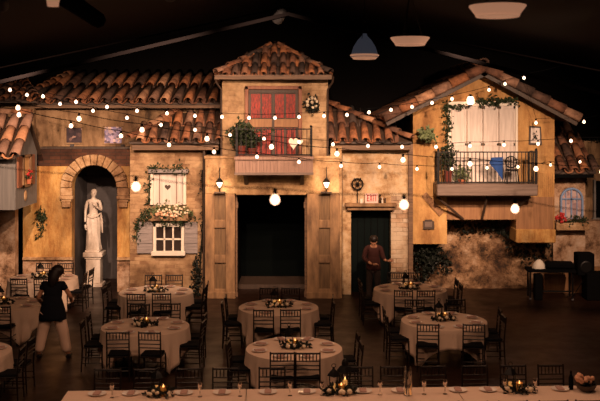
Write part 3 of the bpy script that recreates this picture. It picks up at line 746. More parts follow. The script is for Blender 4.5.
def hand(mb, wr, d, palmn, thumb, curl=.4):
    """palm with five bent fingers. wr wrist, d pointing direction, palmn palm normal, thumb side direction"""
    wr = Vector(wr); d = Vector(d).normalized(); pn = Vector(palmn).normalized(); th = Vector(thumb).normalized()
    mb.tube([wr - d * .02, wr + d * .02, wr + d * .06, wr + d * .09], [.024, .03, .036, .03], 8)
    for i, ln_ in enumerate((.07, .08, .075, .058)):
        b = wr + d * .085 + th * (.03 - .02 * i); pts = [b]; a = 0; p = b
        for k, fr in enumerate((.45, .32, .23)):
            a += curl * (.5 + k * .5); p = p + (d * math.cos(a) + pn * math.sin(a)) * ln_ * fr; pts.append(p)
        mb.tube(pts, [.0095, .009, .008, .006], 6)
    b = wr + d * .03 + th * .03
    mb.tube([b, b + (d * .5 + th * .7 + pn * .3).normalized() * .035, b + (d * .8 + th * .6 + pn * .5).normalized() * .062], [.012, .011, .008], 6)
    return mb
t = thing('statue', 'white marble statue of a draped standing woman in the niche', 'statue', (PX(93.5, YS), YS, 1.0))
ex = face(MB(), (.01, -.01, 1.6), (0, -1, -.05), .085)
hand(ex, (-.20, -.12, .72), (.02, .1, -1), (.3, 0, 0), (0, -1, 0), .5)
hand(ex, (.1, -.22, 1.27), (-.5, -.2, .7), (0, -1, 0), (-.6, 0, .3), .5)
V = [(0, 0, .92, .15, .11), (.0, 0, 1.08, .115, .09), (0, 0, 1.25, .135, .1), (0, 0, 1.39, .1, .075), (0, 0, 1.46, .048, .048), (.005, -.01, 1.54, .065, .07), (.01, -.01, 1.62, .08, .09), (.01, 0, 1.7, .05, .055),
     (-.17, 0, 1.38, .055), (-.225, .0, 1.12, .042), (-.21, -.1, .8, .03), (.17, 0, 1.38, .055), (.23, -.03, 1.13, .042), (.13, -.2, 1.24, .03),
     (-.08, -.01, .8, .1), (-.09, -.08, .48, .075), (-.09, -.02, .1, .05), (-.1, -.12, .04, .035), (.09, 0, .8, .1), (.1, -.02, .45, .075), (.1, .02, .1, .05), (.12, -.09, .04, .035)]
E = [(0, 1), (1, 2), (2, 3), (3, 4), (4, 5), (5, 6), (6, 7), (3, 8), (8, 9), (9, 10), (3, 11), (11, 12), (12, 13), (0, 14), (14, 15), (15, 16), (16, 17), (0, 18), (18, 19), (19, 20), (20, 21)]
make_body('figure', 'marble', V, E, t, 2, ex)
fold = lambda a, z: 1 + .07 * math.sin(9 * a + z * 5) + .04 * math.sin(17 * a - z * 3)
q = MB().lathe([(.2, .02), (.215, .05), (.19, .3), (.18, .55), (.2, .78), (.19, .92), (.16, 1.0), (.13, 1.03)], (0, 0, 0), 48, 1, .8, fold)
q.build('drapery', 'marble', t, smooth=True)
q = MB().tube([(-.14, -.1, .98), (0, -.16, .93), (.15, -.12, .99), (.2, 0, 1.05), (.24, -.02, .85), (.25, 0, .5)], [.03, .035, .035, .03, .035, .02], 8); q.build('sash', 'marble', t, smooth=True)
q = MB().sphere((.01, .025, 1.645), .088, 12, 8, 1, 1, .95); q.sphere((.01, .1, 1.66), .045, 10, 6); q.build('hair', 'marble', t, smooth=True)
q = MB().box(-.2, .2, -.2, .2, -.03, .03); q.build('plinth', 'marble', t, bevel=.01)
px_, hz = PX(94.5, YS), .97
t = thing('pedestal', 'tall square white pedestal under the statue', 'pedestal', (PX(94.5, YS), YS, 0))
MB().box(-.26, .26, -.26, .26, 0, .1).build('base', 'marble', t, bevel=.015); MB().box(-.2, .2, -.2, .2, .1, .8).build('shaft', 'marble', t, bevel=.01)
q = MB(); q.box(-.23, .23, -.23, .23, .78, .84); q.box(-.27, .27, -.27, .27, .84, .97); q.build('cap', 'marble', t, bevel=.015)

# ------------------------------------------------------------ left little house (projecting bay)
Yn, Yf2 = 23.2, 25.1; X1 = -6.95
zb, zt = PZ(210, Yn), PZ(155, Yn)
mb = MB(); ym = (Yn + Yf2) / 2; zpk = 4.70
mb.add([(X1 - 3, Yn, zb), (X1, Yn, zb), (X1, Yf2, zb), (X1 - 3, Yf2, zb), (X1 - 3, Yn, zt), (X1, Yn, zt), (X1, Yf2, zt), (X1 - 3, Yf2, zt), (X1, ym, zpk), (X1 - 3, ym, zpk)],
       [(0, 1, 5, 4), (1, 2, 6, 8, 5), (2, 3, 7, 6), (3, 0, 4, 9, 7), (3, 2, 1, 0), (4, 5, 8, 9), (8, 6, 7, 9)])
struct(mb, 'wall_bay', 'greywall', 'grey boarded projecting bay of the little house at far left')
rt = roof_thing('small bright orange tile roof of the little house at far left')
ov = .28; E0 = Vector((X1 - 3, Yn - ov, zt - .03)); ev = Vector((0, ym - (Yn - ov), zpk + .06 - E0.z)); LL = ev.length
Wd = 3.08
roof_tiles(E0, (1, 0, 0), ev, Wd, LL, lambda u, v: v < LL, .33, .52, .135).build('roof_tiles', 'tile_clean', rt, smooth=True, solid=.018)
quad_deck([E0, E0 + Vector((Wd, 0, 0)), E0 + Vector((Wd, 0, 0)) + ev, E0 + ev], .06).build('roof_deck', 'darkwood', rt)
ev2 = Vector((0, -(Yf2 + .15 - ym), zpk + .06 - zt + .02)); E1 = Vector((X1 - 3, Yf2 + .15, zt - .02))
quad_deck([E1, E1 + Vector((Wd, 0, 0)), E1 + Vector((Wd, 0, 0)) + ev2, E1 + ev2], .06).build('roof_deck', 'darkwood', rt)
q = MB(); ridge(q, E0 + ev + Vector((0, 0, .1)), E0 + ev + Vector((Wd, 0, .1)), .12); q.build('ridge_tiles', 'tile', rt, smooth=True, solid=.018)
# window on the side wall
t = tag(thing('window_4', 'small ochre-paned window with red brown shutters on the little house', None), kind='structure')
def yat(px): return -X1 * F / (300 - px)          # depth where the side wall shows at this column
def side_box(px0, px1, z0, z1, d, mb=None): mb = mb or MB(); return mb.box(X1, X1 + d, yat(px0), yat(px1), z0, z1)
zA, zB = PZ(187, 23.9), PZ(155, 23.9)
q = MB(); side_box(21, 29.5, zA, zA + .06, .07, q); side_box(21, 29.5, zB - .05, zB, .07, q); side_box(21, 22, zA, zB, .07, q); side_box(28.5, 29.5, zA, zB, .07, q); q.build('window_frame', 'oldwood', t)
side_box(22, 28.5, zA, zB, .015).build('pane', mat('ochre backing', (.6, .34, .14)), t)  # pane in a plain ochre colour
side_box(16.8, 20.8, zA + .02, zB - .02, .04).build('shutter', 'redbrown', t); side_box(30, 33.5, zA + .02, zB - .02, .04).build('shutter', 'redbrown', t)
t = thing('flower_pot', 'small pot of red flowers in the little house window', 'flowers')
pc = Vector((X1 + .1, yat(25), zA + .07)); MB().lathe([(.05, 0), (.07, .12)], pc, 10).build('pot', 'terracotta', t)
leaves(MB(), blob_pts(pc + Vector((0, 0, .2)), .05, .14, .1, 20), .07, .03, 2).build('foliage', 'leaf', t); blossoms(MB(), blob_pts(pc + Vector((.03, 0, .25)), .05, .14, .12, 14), .03).build('blossoms', 'redflower', t)
q = MB().sphere(Vector((X1 + .01, yat(25), PZ(196, 23.9))), .1, 10, 6, .4, 1, 1.4); tag(q.build('wall_plaque', 'stone', smooth=True), 'small oval stone plaque below the little house window', 'plaque')
# lower left wall and dark gap
mb = MB(); mb.box(-12, PX(15, 25.3), 25.3, 25.6, 0, 3.4); struct(mb, 'wall_lower_left', 'pink', 'pinkish peeling wall below the little house')
mb = MB(); mb.box(-12, PX(44, 26.9), 26.9, 27.1, 0, 5.4); struct(mb, 'wall_gap', 'hallwall', 'black gap between the lower left wall and yellow wall')
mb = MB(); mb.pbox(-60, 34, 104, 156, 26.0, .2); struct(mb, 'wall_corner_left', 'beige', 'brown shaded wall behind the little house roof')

# ------------------------------------------------------------ right lower rock wall and small annex
Yk = 26.4
def rough_wall(x0, x1, z0, z1, Y, amp=.08, st=.12):
    mb = MB(); nx = int((x1 - x0) / st); nz = int((z1 - z0) / st); vs = []
    from mathutils import noise as mn
    for j in range(nz + 1):
        for i in range(nx + 1):
            x = x0 + (x1 - x0) * i / nx; z = z0 + (z1 - z0) * j / nz
            h = mn.fractal(Vector((x * 1.6, z * 1.6, 3.1)), 1, 2, 4)
            vs.append((x, Y - amp * h - .02, z))
    fs = [(j * (nx + 1) + i, j * (nx + 1) + i + 1, (j + 1) * (nx + 1) + i + 1, (j + 1) * (nx + 1) + i) for j in range(nz) for i in range(nx)]
    mb.add(vs, fs); n0 = len(vs)
    mb.box(x0, x1, Y + .12, Y + .3, z0, z1)
    return mb
struct(rough_wall(PX(411, Yk), PX(556, Yk), 0, PZ(214, Yk), Yk, .12), 'wall_rock', 'rock', 'rough peeling rock wall below the right house', smooth=True)
struct(rough_wall(PX(553, 26.2), PX(585, 26.2), 0, PZ(167, 26.2), 26.2, .05), 'wall_annex', 'pink', 'pinkish peeling wall of the small right annex', smooth=True)
mb = MB(); mb.pbox(584, 680, 141, None, 27.3, .3); struct(mb, 'wall_far_right', 'beige', 'pale wall at the far right edge'); 
q = leaves(MB(), line_pts([P(590, 141, 27.2), P(640, 141, 27.2)], 40), .07, .03, 3); tag(q.build('ivy_garland', 'leafdark'), 'dark ivy trimming on top of the far right wall', 'ivy')
mb = MB(); mb.pbox(584, 640, 221, None, 26.6, .4); struct(mb, 'wall_far_right_base', 'pink', 'lower peeling wall at the far right edge')
rt = roof_thing('small steep terracotta awning roof right of the yellow house')
Y0, Y1 = 25.65, 27.4; A = P(552, 172, Y0); B = P(596, 172, Y0); zt = PZ(129, Y1); ev = Vector((0, Y1 - Y0, zt - A.z)); LL = ev.length; W = B.x - A.x
roof_tiles(A, (1, 0, 0), ev, W, LL, lambda u, v: u < W - v * .13 + .05, .3, .6, .115).build('roof_tiles', 'tile', rt, smooth=True, solid=.018)
quad_deck([A, B, B + ev + Vector((-LL * .13, 0, 0)), A + ev], .06).build('roof_deck', 'darkwood', rt)
MB().box(A.x + .05, B.x - .05, Y0 + .03, Y0 + .12, A.z - .16, A.z).build('fascia', 'black', rt)
# arched pale blue window
Yn2 = 26.1; t = tag(thing('window_5', 'arched pale blue framed window on the right annex', None), kind='structure')
wx, wy, wr = 571.5, 199, 10.5
def arcw(r, n=12): return [(wx + r * math.cos(pi * k / n), wy - r * math.sin(pi * k / n)) for k in range(n + 1)]
def pw(l): return [(PX(a, Yn2), PZ(b, Yn2)) for a, b in l]
MB().prism(pw([(wx - wr, 219), (wx + wr, 219)] + arcw(wr)), Yn2 + .02, Yn2 + .05).build('pane', 'pinkpane', t)
q = MB(); o1, i1 = [(wx + wr + 1, 219)] + arcw(wr + 1) + [(wx - wr - 1, 219)], [(wx + wr - .8, 219)] + arcw(wr - .8) + [(wx - wr + .8, 219)]
for k in range(len(o1) - 1): q.prism(pw([o1[k], o1[k + 1], i1[k + 1], i1[k]]), Yn2 - .05, Yn2 + .03)
q.build('window_frame', 'paleblue', t)
q = MB(); q.pbox(wx - .7, wx + .7, 189, 219, Yn2 - .02, .04); q.pbox(wx - wr, wx + wr, 198.4, 199.6, Yn2 - .02, .04); q.pbox(wx - 6, wx - 5.2, 191, 219, Yn2 - .01, .03); q.pbox(wx + 5.2, wx + 6, 191, 219, Yn2 - .01, .03); q.build('muntins', 'paleblue', t)
t = thing('flower_box', 'cream window box with red flowers under the arched blue window', 'flower box')
q = MB(); q.pbox(556.5, 590, 223, 230.5, 25.8, .42); q.build('box', 'stone', t, bevel=.015)
q = leaves(MB(), blob_pts(P(574, 221, 25.9), .45, .12, .1, 60), .08, .03, 3); q.build('foliage', 'leaf', t)
q = blossoms(MB(), blob_pts(P(561, 218, 25.8), .15, .1, .13, 26), .035); q.build('blossoms', 'redflower', t)
t = tag(thing('window_6', 'dark framed window cut by the right picture edge', None), kind='structure')
MB().pbox(595, 612, 181, 218, 27.2, .08).build('pane', 'black', t); q = MB(); q.pbox(593, 614, 218, 221, 27.15, .15); q.pbox(594, 596, 180, 218, 27.15, .12); q.build('window_frame', 'greywall', t)
# dark creeping plants on the rock wall
for lab, pts in (('dark creeper clump hanging below the left end of the right house', [(421, 262), (432, 248), (418, 250), (441, 256), (449, 272)]), ('dark creeper hanging below the right balcony', [(455, 222), (470, 230), (490, 226), (505, 232), (512, 240)]), ('dark creeper strand beside the ochre ledge block', [(514, 248), (530, 256), (548, 246)])):
    q = MB(); pw_ = []
    for a, b in zip(pts, pts[1:]): pw_ += line_pts([P(a[0], a[1], Yk - .1), P(b[0], b[1], Yk - .1)], 14)
    leaves(q, pw_, .13, .1, 5); tag(q.build('creeper', 'leafdark'), lab, 'creeper')
q = leaves(MB(), blob_pts((PX(427, 25.9), 25.9, 1.0), .35, .15, .5, 130), .13, .05, 3); leaves(q, line_pts([(PX(415, 25.9), 25.9, .1), (PX(440, 25.9), 25.9, 1.2)], 30), .13, .1, 3)
tag(q.build('climbing_plant', 'leafdark'), 'big dark shrub growing against the rock wall by the exit door', 'shrub')

# small things on the right house
q = MB(); q.prism([(PX(a, Yh), PZ(b, Yh)) for a, b in ((423, 221), (424.5, 221), (425, 219.5), (432, 219.5), (432.5, 221), (434, 221), (434, 229), (423, 229))], Yh - .05, Yh)
t = thing('wall_plaque', 'small dark framed plaque on the yellow wall left of the balcony', 'plaque'); q.build('plaque_frame', 'darkwood', t)
MB().pbox(424.8, 432.2, 221.8, 227.4, Yh - .06, .02).build('plaque_face', 'greywood', t)
q = MB()  # slanting row of thin raised brown blocks
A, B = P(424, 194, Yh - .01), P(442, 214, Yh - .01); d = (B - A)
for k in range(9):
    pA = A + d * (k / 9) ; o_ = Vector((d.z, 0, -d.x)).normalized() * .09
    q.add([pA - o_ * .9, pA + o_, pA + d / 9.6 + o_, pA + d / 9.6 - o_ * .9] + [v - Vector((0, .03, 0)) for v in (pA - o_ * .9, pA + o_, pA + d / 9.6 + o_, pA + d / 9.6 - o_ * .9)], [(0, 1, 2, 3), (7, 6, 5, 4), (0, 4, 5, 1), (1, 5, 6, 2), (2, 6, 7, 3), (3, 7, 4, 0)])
tag(q.build('slanting_slats', 'brownwood'), 'slanting row of thin brown slats on the yellow wall', 'wall ornament')
t = thing('picture_frame', 'dark framed picture hanging right of the white doors', 'picture')
a = [(529, 125.5), (540.5, 126.5), (541.5, 145), (528.5, 144.5)]
def wedge(l, y0, y1): return MB().prism([(PX(u, Yh), PZ(v, Yh)) for u, v in l], y0, y1)
wedge(a, Yh - .05, Yh).build('frame', 'darkwood', t); wedge([(530.5, 127.5), (539, 128), (539.8, 143), (530.2, 143)], Yh - .06, Yh - .04).build('picture', 'white', t)
q = leaves(MB(), blob_pts(P(535, 136, Yh - .065), .07, .004, .13, 30), .05, .01, 2); q.build('print', 'leafdark', t)
def garl(lab, pts, sz=.1, jit=.05, per=4, m='leaf', n=9, cat='ivy', nm='ivy_garland'):
    q = leaves(MB(), line_pts(pts, n), sz, jit, per); q.tube(pts, .012, 5); return tag(q.build(nm, m), lab, cat)
garl('leafy garland along the top of the white balcony doors', [P(450, 106, Yh - .12), P(459, 109, Yh - .12), P(464, 104, Yh - .12)], .08, .03, 3)
garl('thick leafy garland right of the lamp over the white doors', [P(478, 102, Yh - .12), P(487, 101, Yh - .12), P(497, 103, Yh - .12), P(507, 99, Yh - .12), P(517, 102, Yh - .12)], .11, .05, 5)
garl('vine climbing down the left side of the white doors', [P(447, 103, Yh - .12), P(445, 112, Yh - .12), P(450, 122, Yh - .12), P(447, 134, Yh - .12), P(448, 150, Yh - .12), P(449, 165, Yh - .12)], .1, .06, 4)
q = leaves(MB(), blob_pts(P(427, 135, 25.15), .2, .12, .12, 60), .14, .03, 3); tag(q.build('shrub', 'leafpale'), 'spiky plant at the corner of the lean-to roof', 'plant')
# lamp above the white doors
t = thing('wall_lamp', 'bright wall lamp above the white balcony doors', 'lamp', P(470.5, 101, Yh - .2))
MB().lathe([(.02, .18), (.07, .12), (.02, .14)], (0, 0, 0), 10).build('lamp_cap', 'iron', t); q = MB().lathe([(.04, -.1), (.095, -.06), (.1, .05), (.06, .12)], (0, 0, 0), 12); q.build('lamp_glass', 'bulb', t, smooth=True)
q = MB().lathe([(.05, -.14), (.06, -.1)], (0, 0, 0), 10); q.tube([(0, 0, -.12), (0, .12, -.14), (0, .2, -.1)], .015, 6); q.build('lamp_arm', 'iron', t)
# right balcony plants, flag, chair
def potted(label, loc, pr, ph, pm, lm, rx, rz_, n, sz=.1, mid=None, nm='potted_plant'):
    t = thing(nm, label, 'plant', loc)
    MB().lathe([(pr * .7, 0), (pr, ph * .9), (pr * 1.1, ph * .9), (pr * 1.1, ph), (pr * .9, ph)], (0, 0, 0), 14).build('pot', pm, t, smooth=True)
    q = MB()
    for k in range(7):
        a = 2 * pi * k / 7; q.tube([(0, 0, ph * .9), (math.cos(a) * rx * .3, math.sin(a) * rx * .15, ph + rz_ * .6), (math.cos(a) * rx * .7, math.sin(a) * rx * .25, ph + rz_ * 1.4)], .008, 5)
    q.build('stems', 'leafdark', t)
    q = leaves(MB(), blob_pts((0, 0, ph + rz_ * .8), rx, min(rx * .5, .2), rz_, n), sz, .03, 3); q.build('foliage', lm, t); return t
potted('plant in dark red pot at the left end of the right balcony', P(448, 184, 25.1), .11, .35, 'redpot', 'leaf', .24, .42, 70, .09)
potted('low leafy plant beside the red pot on the right balcony', P(462, 184, 25.1), .1, .12, 'terracotta', 'leafpale', .22, .2, 60, .09)
potted('big bushy plant at the left end of the central balcony', P(241, 156.5, 24.62), .13, .28, 'redpot', 'leaf', .32, .36, 150, .1)
potted('second bushy plant beside the red door on the central balcony', P(252, 156.5, 24.75), .12, .22, 'redpot', 'leaf', .22, .26, 80, .09)
q = leaves(MB(), line_pts([P(238, 131, 24.25), P(250, 130, 24.25), P(262, 132, 24.25), P(275, 131, 24.25)], 7), .08, .04, 3); tag(q.build('ivy_garland', 'leaf'), 'ivy creeping along the central balcony handrail', 'ivy')
q = MB(); fl = [P(489, 163, 24.7), P(492, 157.5, 24.66), P(503, 157, 24.7), P(502.5, 180, 24.72), P(497, 172, 24.66)]
q.add(fl + [v + Vector((0, .012, 0)) for v in fl], [(0, 1, 2, 3, 4), (9, 8, 7, 6, 5), (0, 5, 6, 1), (1, 6, 7, 2), (2, 7, 8, 3), (3, 8, 9, 4), (4, 9, 5, 0)])
tag(q.build('blue_pennant', 'blue'), 'royal blue cloth pennant hanging on the right balcony railing', 'pennant')
t = thing('garden_chair', 'dark round-backed garden chair on the right balcony', 'chair', P(511, 184, 25.1))
q = MB(); c1 = Vector((0, 0, .58)); q.tube([c1 + Vector((math.cos(a) * .15, 0, math.sin(a) * .15)) for a in [2 * pi * k / 16 for k in range(17)]], .018, 6)
for k in (-1, 0, 1): q.tube([c1 + Vector((k * .06, 0, -.13)), c1 + Vector((k * .06, 0, .13))], .01, 5)
q.build('backrest', 'iron', t)
MB().lathe([(.17, .36), (.18, .38), (.17, .4)], (0, -.1, 0), 14).build('seat', 'iron', t)
for sx in (-1, 1):
    for sy in (-1, 1): MB().tube([(sx * .12, -.1 + sy * .12, .37), (sx * .16, -.1 + sy * .16, 0)], .014, 6).build('leg', 'iron', t)
MB().tube([(-.13, 0, .38), (-.14, 0, .58)], .014, 6).build('back_post', 'iron', t); MB().tube([(.13, 0, .38), (.14, 0, .58)], .014, 6).build('back_post', 'iron', t)
# hanging hearts on central balcony
t = thing('heart_ornament', 'white fabric heart hanging at the right of the central balcony', 'ornament', P(293.5, 143, 24.2))
MB().prism([(a * .9, b * 1.25) for a, b in heart(.0085, 24)], -.03, .03).build('heart', 'offwhite', t, bevel=.008); MB().tube([(0, 0, .1), (.0, 0, .4)], .006, 5).build('cord', 'iron', t)
t = thing('heart_ornament', 'smaller white heart hanging beside the railing post', 'ornament', P(300, 142, 24.2))
MB().prism([(a, b) for a, b in heart(.005, 24)], -.02, .02).build('heart', 'offwhite', t, bevel=.006); MB().tube([(0, 0, .05), (.0, 0, .33)], .006, 5).build('cord', 'iron', t)
# wreath
t = thing('wreath', 'round green wreath with white flowers right of the red door', 'wreath', P(312, 103, Yc - .06))
ringp = [Vector((math.cos(2 * pi * k / 24) * .14, 0, math.sin(2 * pi * k / 24) * .14)) for k in range(24)]
leaves(MB(), ringp + blob_pts((0, -.02, -.1), .12, .03, .12, 22) + [Vector((0, 0, -.25))], .09, .035, 4).build('foliage', 'leafdark', t)
blossoms(MB(), [Vector((math.cos(a) * .13, -.06, math.sin(a) * .13)) for a in (.3, .9, 1.6, 2.3, 2.9, 3.6, 5.6)] + [Vector((0, -.07, .02)), Vector((.02, -.06, -.12))], .042).build('blossoms', 'blossom', t, smooth=True)

# wall lanterns
def lantern(px, lab):
    t = thing('wall_lantern', lab, 'lantern', P(px, 184, 24.78))
    MB().lathe([(.025, -.09), (.075, .03), (.06, .04)], (0, 0, 0), 6).build('lamp_glass', 'lampb', t)
    q = MB(); q.lathe([(.1, .045), (.085, .08), (.035, .14), (.015, .18)], (0, 0, 0), 6); q.build('cap', 'iron', t)
    q = MB()
    for k in range(6):
        a = 2 * pi * k / 6; q.tube([(math.cos(a) * .028, math.sin(a) * .028, -.1), (math.cos(a) * .08, math.sin(a) * .08, .04)], .006, 4)
    q.lathe([(.035, -.12), (.03, -.09)], (0, 0, 0), 6); q.tube([(0, 0, -.1), (0, .05, -.19), (0, .16, -.22)], .012, 6); q.build('cage', 'iron', t)
    MB().tube([(0, 0, .17), (0, .02, .35), (0, .17, .42), ], .012, 6).build('arm', 'iron', t); MB().box(-.14, .14, .05, .17, -.25, -.21).build('shelf', 'darkwood', t)
    l = bpy.data.lights.new('lantern_light', 'POINT'); l.energy = 15; l.color = (1, .62, .32); l.shadow_soft_size = .06
    lo = bpy.data.objects.new('lantern_light', l); C.objects.link(lo); lo.location = t.location + Vector((0, -.12, -.02))
M['lampb'] = mat('lantern lamp glass', (1, .8, .6), .3, 0, 12, (1, .65, .38))
lantern(219.5, 'small black wall lantern glowing on the left of the portal'); lantern(326.5, 'small black wall lantern glowing on the right of the portal')

# ------------------------------------------------------------ string lights
def bulb_mesh(r):
    q = MB(); q.lathe([(.001, -r), (r * .5, -r * .87), (r * .87, -r * .5), (r, 0), (r * .87, r * .5), (r * .55, r * .95), (r * .4, r * 1.3)], (0, 0, 0), 12)
    return q
def string(label, pts, r, cabler, pre=None, post=None):
    t = thing('string_lights', label, 'string lights', (0, 0, 0))
    W = [P(*p) for p in pts]; cab = []
    top = [w + Vector((0, 0, r * 2.6)) for w in W]
    if pre: top = [P(*pre)] + top
    if post: top = top + [P(*post)]
    for a, b in zip(top, top[1:]):
        sg = (b - a).length * .02
        for k in range(4):
            f = k / 4; cab.append(a.lerp(b, f) - Vector((0, 0, sg * 4 * f * (1 - f))))
    cab.append(top[-1])
    MB().tube(cab, cabler, 5).build('cable', 'black', t)
    b0 = s0_ = None
    for w in W:
        if b0 is None:
            q = MB().lathe([(r * .45, r * 1.1), (r * .5, r * 1.3), (r * .5, r * 2.3), (r * .2, r * 2.6)], (0, 0, 0), 8); s0_ = q.build('socket', 'black', t, smooth=True)
            b0 = bulb_mesh(r).build('bulb', 'bulb', s0_, smooth=True); s0_.location = w
        else:
            s = s0_.copy(); C.objects.link(s); s.parent = t; s.location = w
            b = b0.copy(); C.objects.link(b); b.parent = s
A_ = [(10, 90), (43, 96.5), (76, 102), (107, 107), (137, 111), (167, 113.5), (195, 116), (222, 117), (249, 118), (275, 118), (299, 117), (324, 116), (347, 115), (369, 112.5), (391, 110), (412, 107), (432, 103), (452, 99), (489, 90), (505, 84), (524, 78)]
def dep_lin(x, x0, Y0, x1, Y1):  # interpolate 1/Y
    f = (x - x0) / (x1 - x0); return 1 / ((1 - f) / Y0 + f / Y1)
string('topmost string of small bulbs running from upper left to the right gable', [(x, y, dep_lin(x, 0, 22.5, 524, 24.6)) for x, y in A_], .04, .007, (-20, 84, 22), (560, 66, 24.6))
B_ = [(27, 95), (60, 104), (93, 111), (127, 118), (161, 125), (195, 130), (230, 135), (264, 139), (299, 142), (333, 144.5), (368, 146), (402, 147), (436, 147), (470, 146), (504, 145), (538, 144), (571, 141)]
string('evenly spaced bulb string just below the topmost string', [(x, y, 23.5) for x, y in B_], .04, .007, (-10, 88, 23.5), (640, 135, 23.5))
C_ = [(18, 108), (79, 119), (142, 130), (207, 139), (271.5, 147), (337, 154), (403, 160), (470, 164), (536, 169), (602, 172)]
string('string of widely spaced larger bulbs sagging across the middle', [(x, y, 12.6) for x, y in C_], .031, .005, (-40, 96, 12.6))
D_ = [(19, 115), (71, 126), (121, 136), (169, 145), (214, 152), (257, 157), (299, 162), (341, 166), (379.5, 167), (417, 169), (452, 169), (487, 168), (518, 167), (550.5, 165), (580, 162)]
string('lowest far bulb string crossing both balconies', [(x, y, dep_lin(x, 19, 14.1, 580, 23.5)) for x, y in D_], .032, .006, (-40, 100, 13.5), (640, 156, 24))
string('nearest string with very large blurred bulbs at mid height', [(136, 187, 5.9), (275, 200, 5.4), (404, 205, 5.8), (515, 209, 6.4)], .026, .003, (-40, 160, 6.6), (640, 212, 7.4))
t = thing('string_lights', 'two extra bulbs hanging at the far right', 'string lights')
for p in ((584, 122, 25), (536, 123, 25)):
    s = MB().lathe([(.02, .06), (.025, .12)], (0, 0, 0), 8).build('socket', 'black', t); s.location = P(*p); bulb_mesh(.04).build('bulb', 'bulb', s, smooth=True)
MB().tube([P(524, 75, 24.6), P(536, 118.5, 25), P(584, 118, 25), P(640, 108, 25)], .006, 5).build('cable', 'black', t)

# ------------------------------------------------------------ ceiling lamps
def pendant(px, py, lab, wd=.5, dome=True, flat=False):
    Y = F * (5.9 - CH) / (HY - py); c0 = P(px, py, Y)
    t = thing('pendant_lamp', lab, 'lamp', c0, 0, 'wide pendant lamps under the ceiling')
    r = wd / 2
    if dome: prof = [(r, .0), (r * .9, .1), (r * .8, .18), (r * .5, .3), (r * .2, .38), (.04, .42)]
    else: prof = [(r * .76, -.02), (r, .07), (r * .98, .08), (r * .5, .085), (.06, .09)]
    MB().lathe(prof, (0, 0, 0), 24).build('shade', 'shade' if dome else 'shadein', t, smooth=True)
    MB().lathe([(r * .8, -.04), (r * 1.06, .03), (r * .95, .05)] if dome else [(r * .75, -.035), (r * .78, -.02), (r * .7, -.01)], (0, 0, 0), 24).build('rim', 'shadein', t, smooth=True)
    MB().lathe([(.001, -.035), (r * .7, -.033), (r * .7, -.031)], (0, 0, 0), 20).build('lens', 'lampglow', t)
    q = MB(); h = cz(c0.x, 8.2) - c0.z
    for k in range(3):
        a = 2 * pi * k / 3; q.tube([(math.cos(a) * r * .6, math.sin(a) * r * .6, .12), (0, 0, .75)], .006, 5)
    q.tube([(0, 0, .75), (0, 0, h)], .008, 5); q.build('wire', 'iron', t)
    return c0
pts = [pendant(364.5, 57, 'blue grey dome pendant lamp left of the three over the middle'), pendant(410, 43, 'flat dish pendant lamp in the middle of the three', .56, False), pendant(497.5, 13.5, 'large flat dish pendant lamp nearest at the top edge', .56, False), pendant(53, 2.5, 'round lamp disc at the upper left top edge', .13, False)]
def spotfix(loc, target, lab, energy, size=60, show=True):
    loc = Vector(loc); d = (Vector(target) - loc).normalized()
    t = thing('spotlight', lab, 'spotlight', loc, 0, 'ceiling spotlights aimed at the village facade')
    rot = d.to_track_quat('-Z', 'Y').to_matrix().to_4x4()
    b = MB().lathe([(.11, 0), (.12, .05), (.1, .28), (.05, .33)], (0, 0, 0), 14).build('housing', 'lens', t, smooth=True); b.matrix_local = rot
    b = MB().lathe([(.001, -.01), (.1, -.008), (.1, .004)], (0, 0, 0), 14).build('lens', 'lampglow', t); b.matrix_local = rot
    h = cz(loc.x, 8.2) - loc.z
    MB().tube([(0, 0, .1), (0, 0, h)], .012, 6).build('bracket', 'iron', t)
    l = bpy.data.lights.new('spot', 'SPOT'); l.energy = energy; l.energy *= .97; l.color = (1, .63, .42); l.spot_size = math.radians(size); l.spot_blend = .9; l.shadow_soft_size = .12
    lo = bpy.data.objects.new('spot_light', l); C.objects.link(lo); lo.location = loc + d * .08; lo.rotation_euler = d.to_track_quat('-Z', 'Y').to_euler()
spotfix(P(277, 20, 19), P(160, 200, 25.5), 'grey spotlight clamped near the ceiling peak', 1300, 70)
spotfix(P(170, -4, 15), P(150, 195, 25.5), 'white spotlight cut by the top edge left of centre', 3700, 50)
spotfix((-5.2, 16.6, 6.75), P(62, 210, 25.9), 'grey spotlight out of view above the statue niche', 3700, 46)
spotfix((3.3, 16.6, 7.15), P(395, 185, 25.5), 'grey spotlight out of view above on the right', 4600, 42)
spotfix((5.6, 17.0, 6.75), P(490, 140, 25.5), 'grey spotlight out of view over the right balcony', 2600, 46)
spotfix((.6, 19.0, 7.5), P(272, 125, 25.1), 'grey spotlight out of view above the centre', 1900, 62)
spotfix((-.6, 15, 7.5), P(272, 190, 25.1), 'second grey spotlight out of view above the centre', 1900, 36)
spotfix((7.2, 16.4, 6.4), P(520, 270, 26.3), 'grey spotlight out of view at far right', 2300, 52)
pts.append(Vector((-4.6, 12.6, 6.7))); pts.append(Vector((4.8, 12.8, 6.7)))  # added pendants, never in view, that brighten the tables
for p_, lb_ in ((pts[4], 'added unseen dish pendant lamp to light the left tables'), (pts[5], 'added unseen dish pendant lamp to light the right tables')):
    t = thing('pendant_lamp', lb_, 'lamp', p_, 0, 'wide pendant lamps under the ceiling')
    MB().lathe([(.2, 0), (.28, .1), (.27, .115), (.15, .13), (.06, .15)], (0, 0, 0), 24).build('shade', 'shadein', t, smooth=True); MB().tube([(0, 0, .1), (0, 0, cz(p_.x, 8.2) - p_.z)], .008, 5).build('wire', 'iron', t)
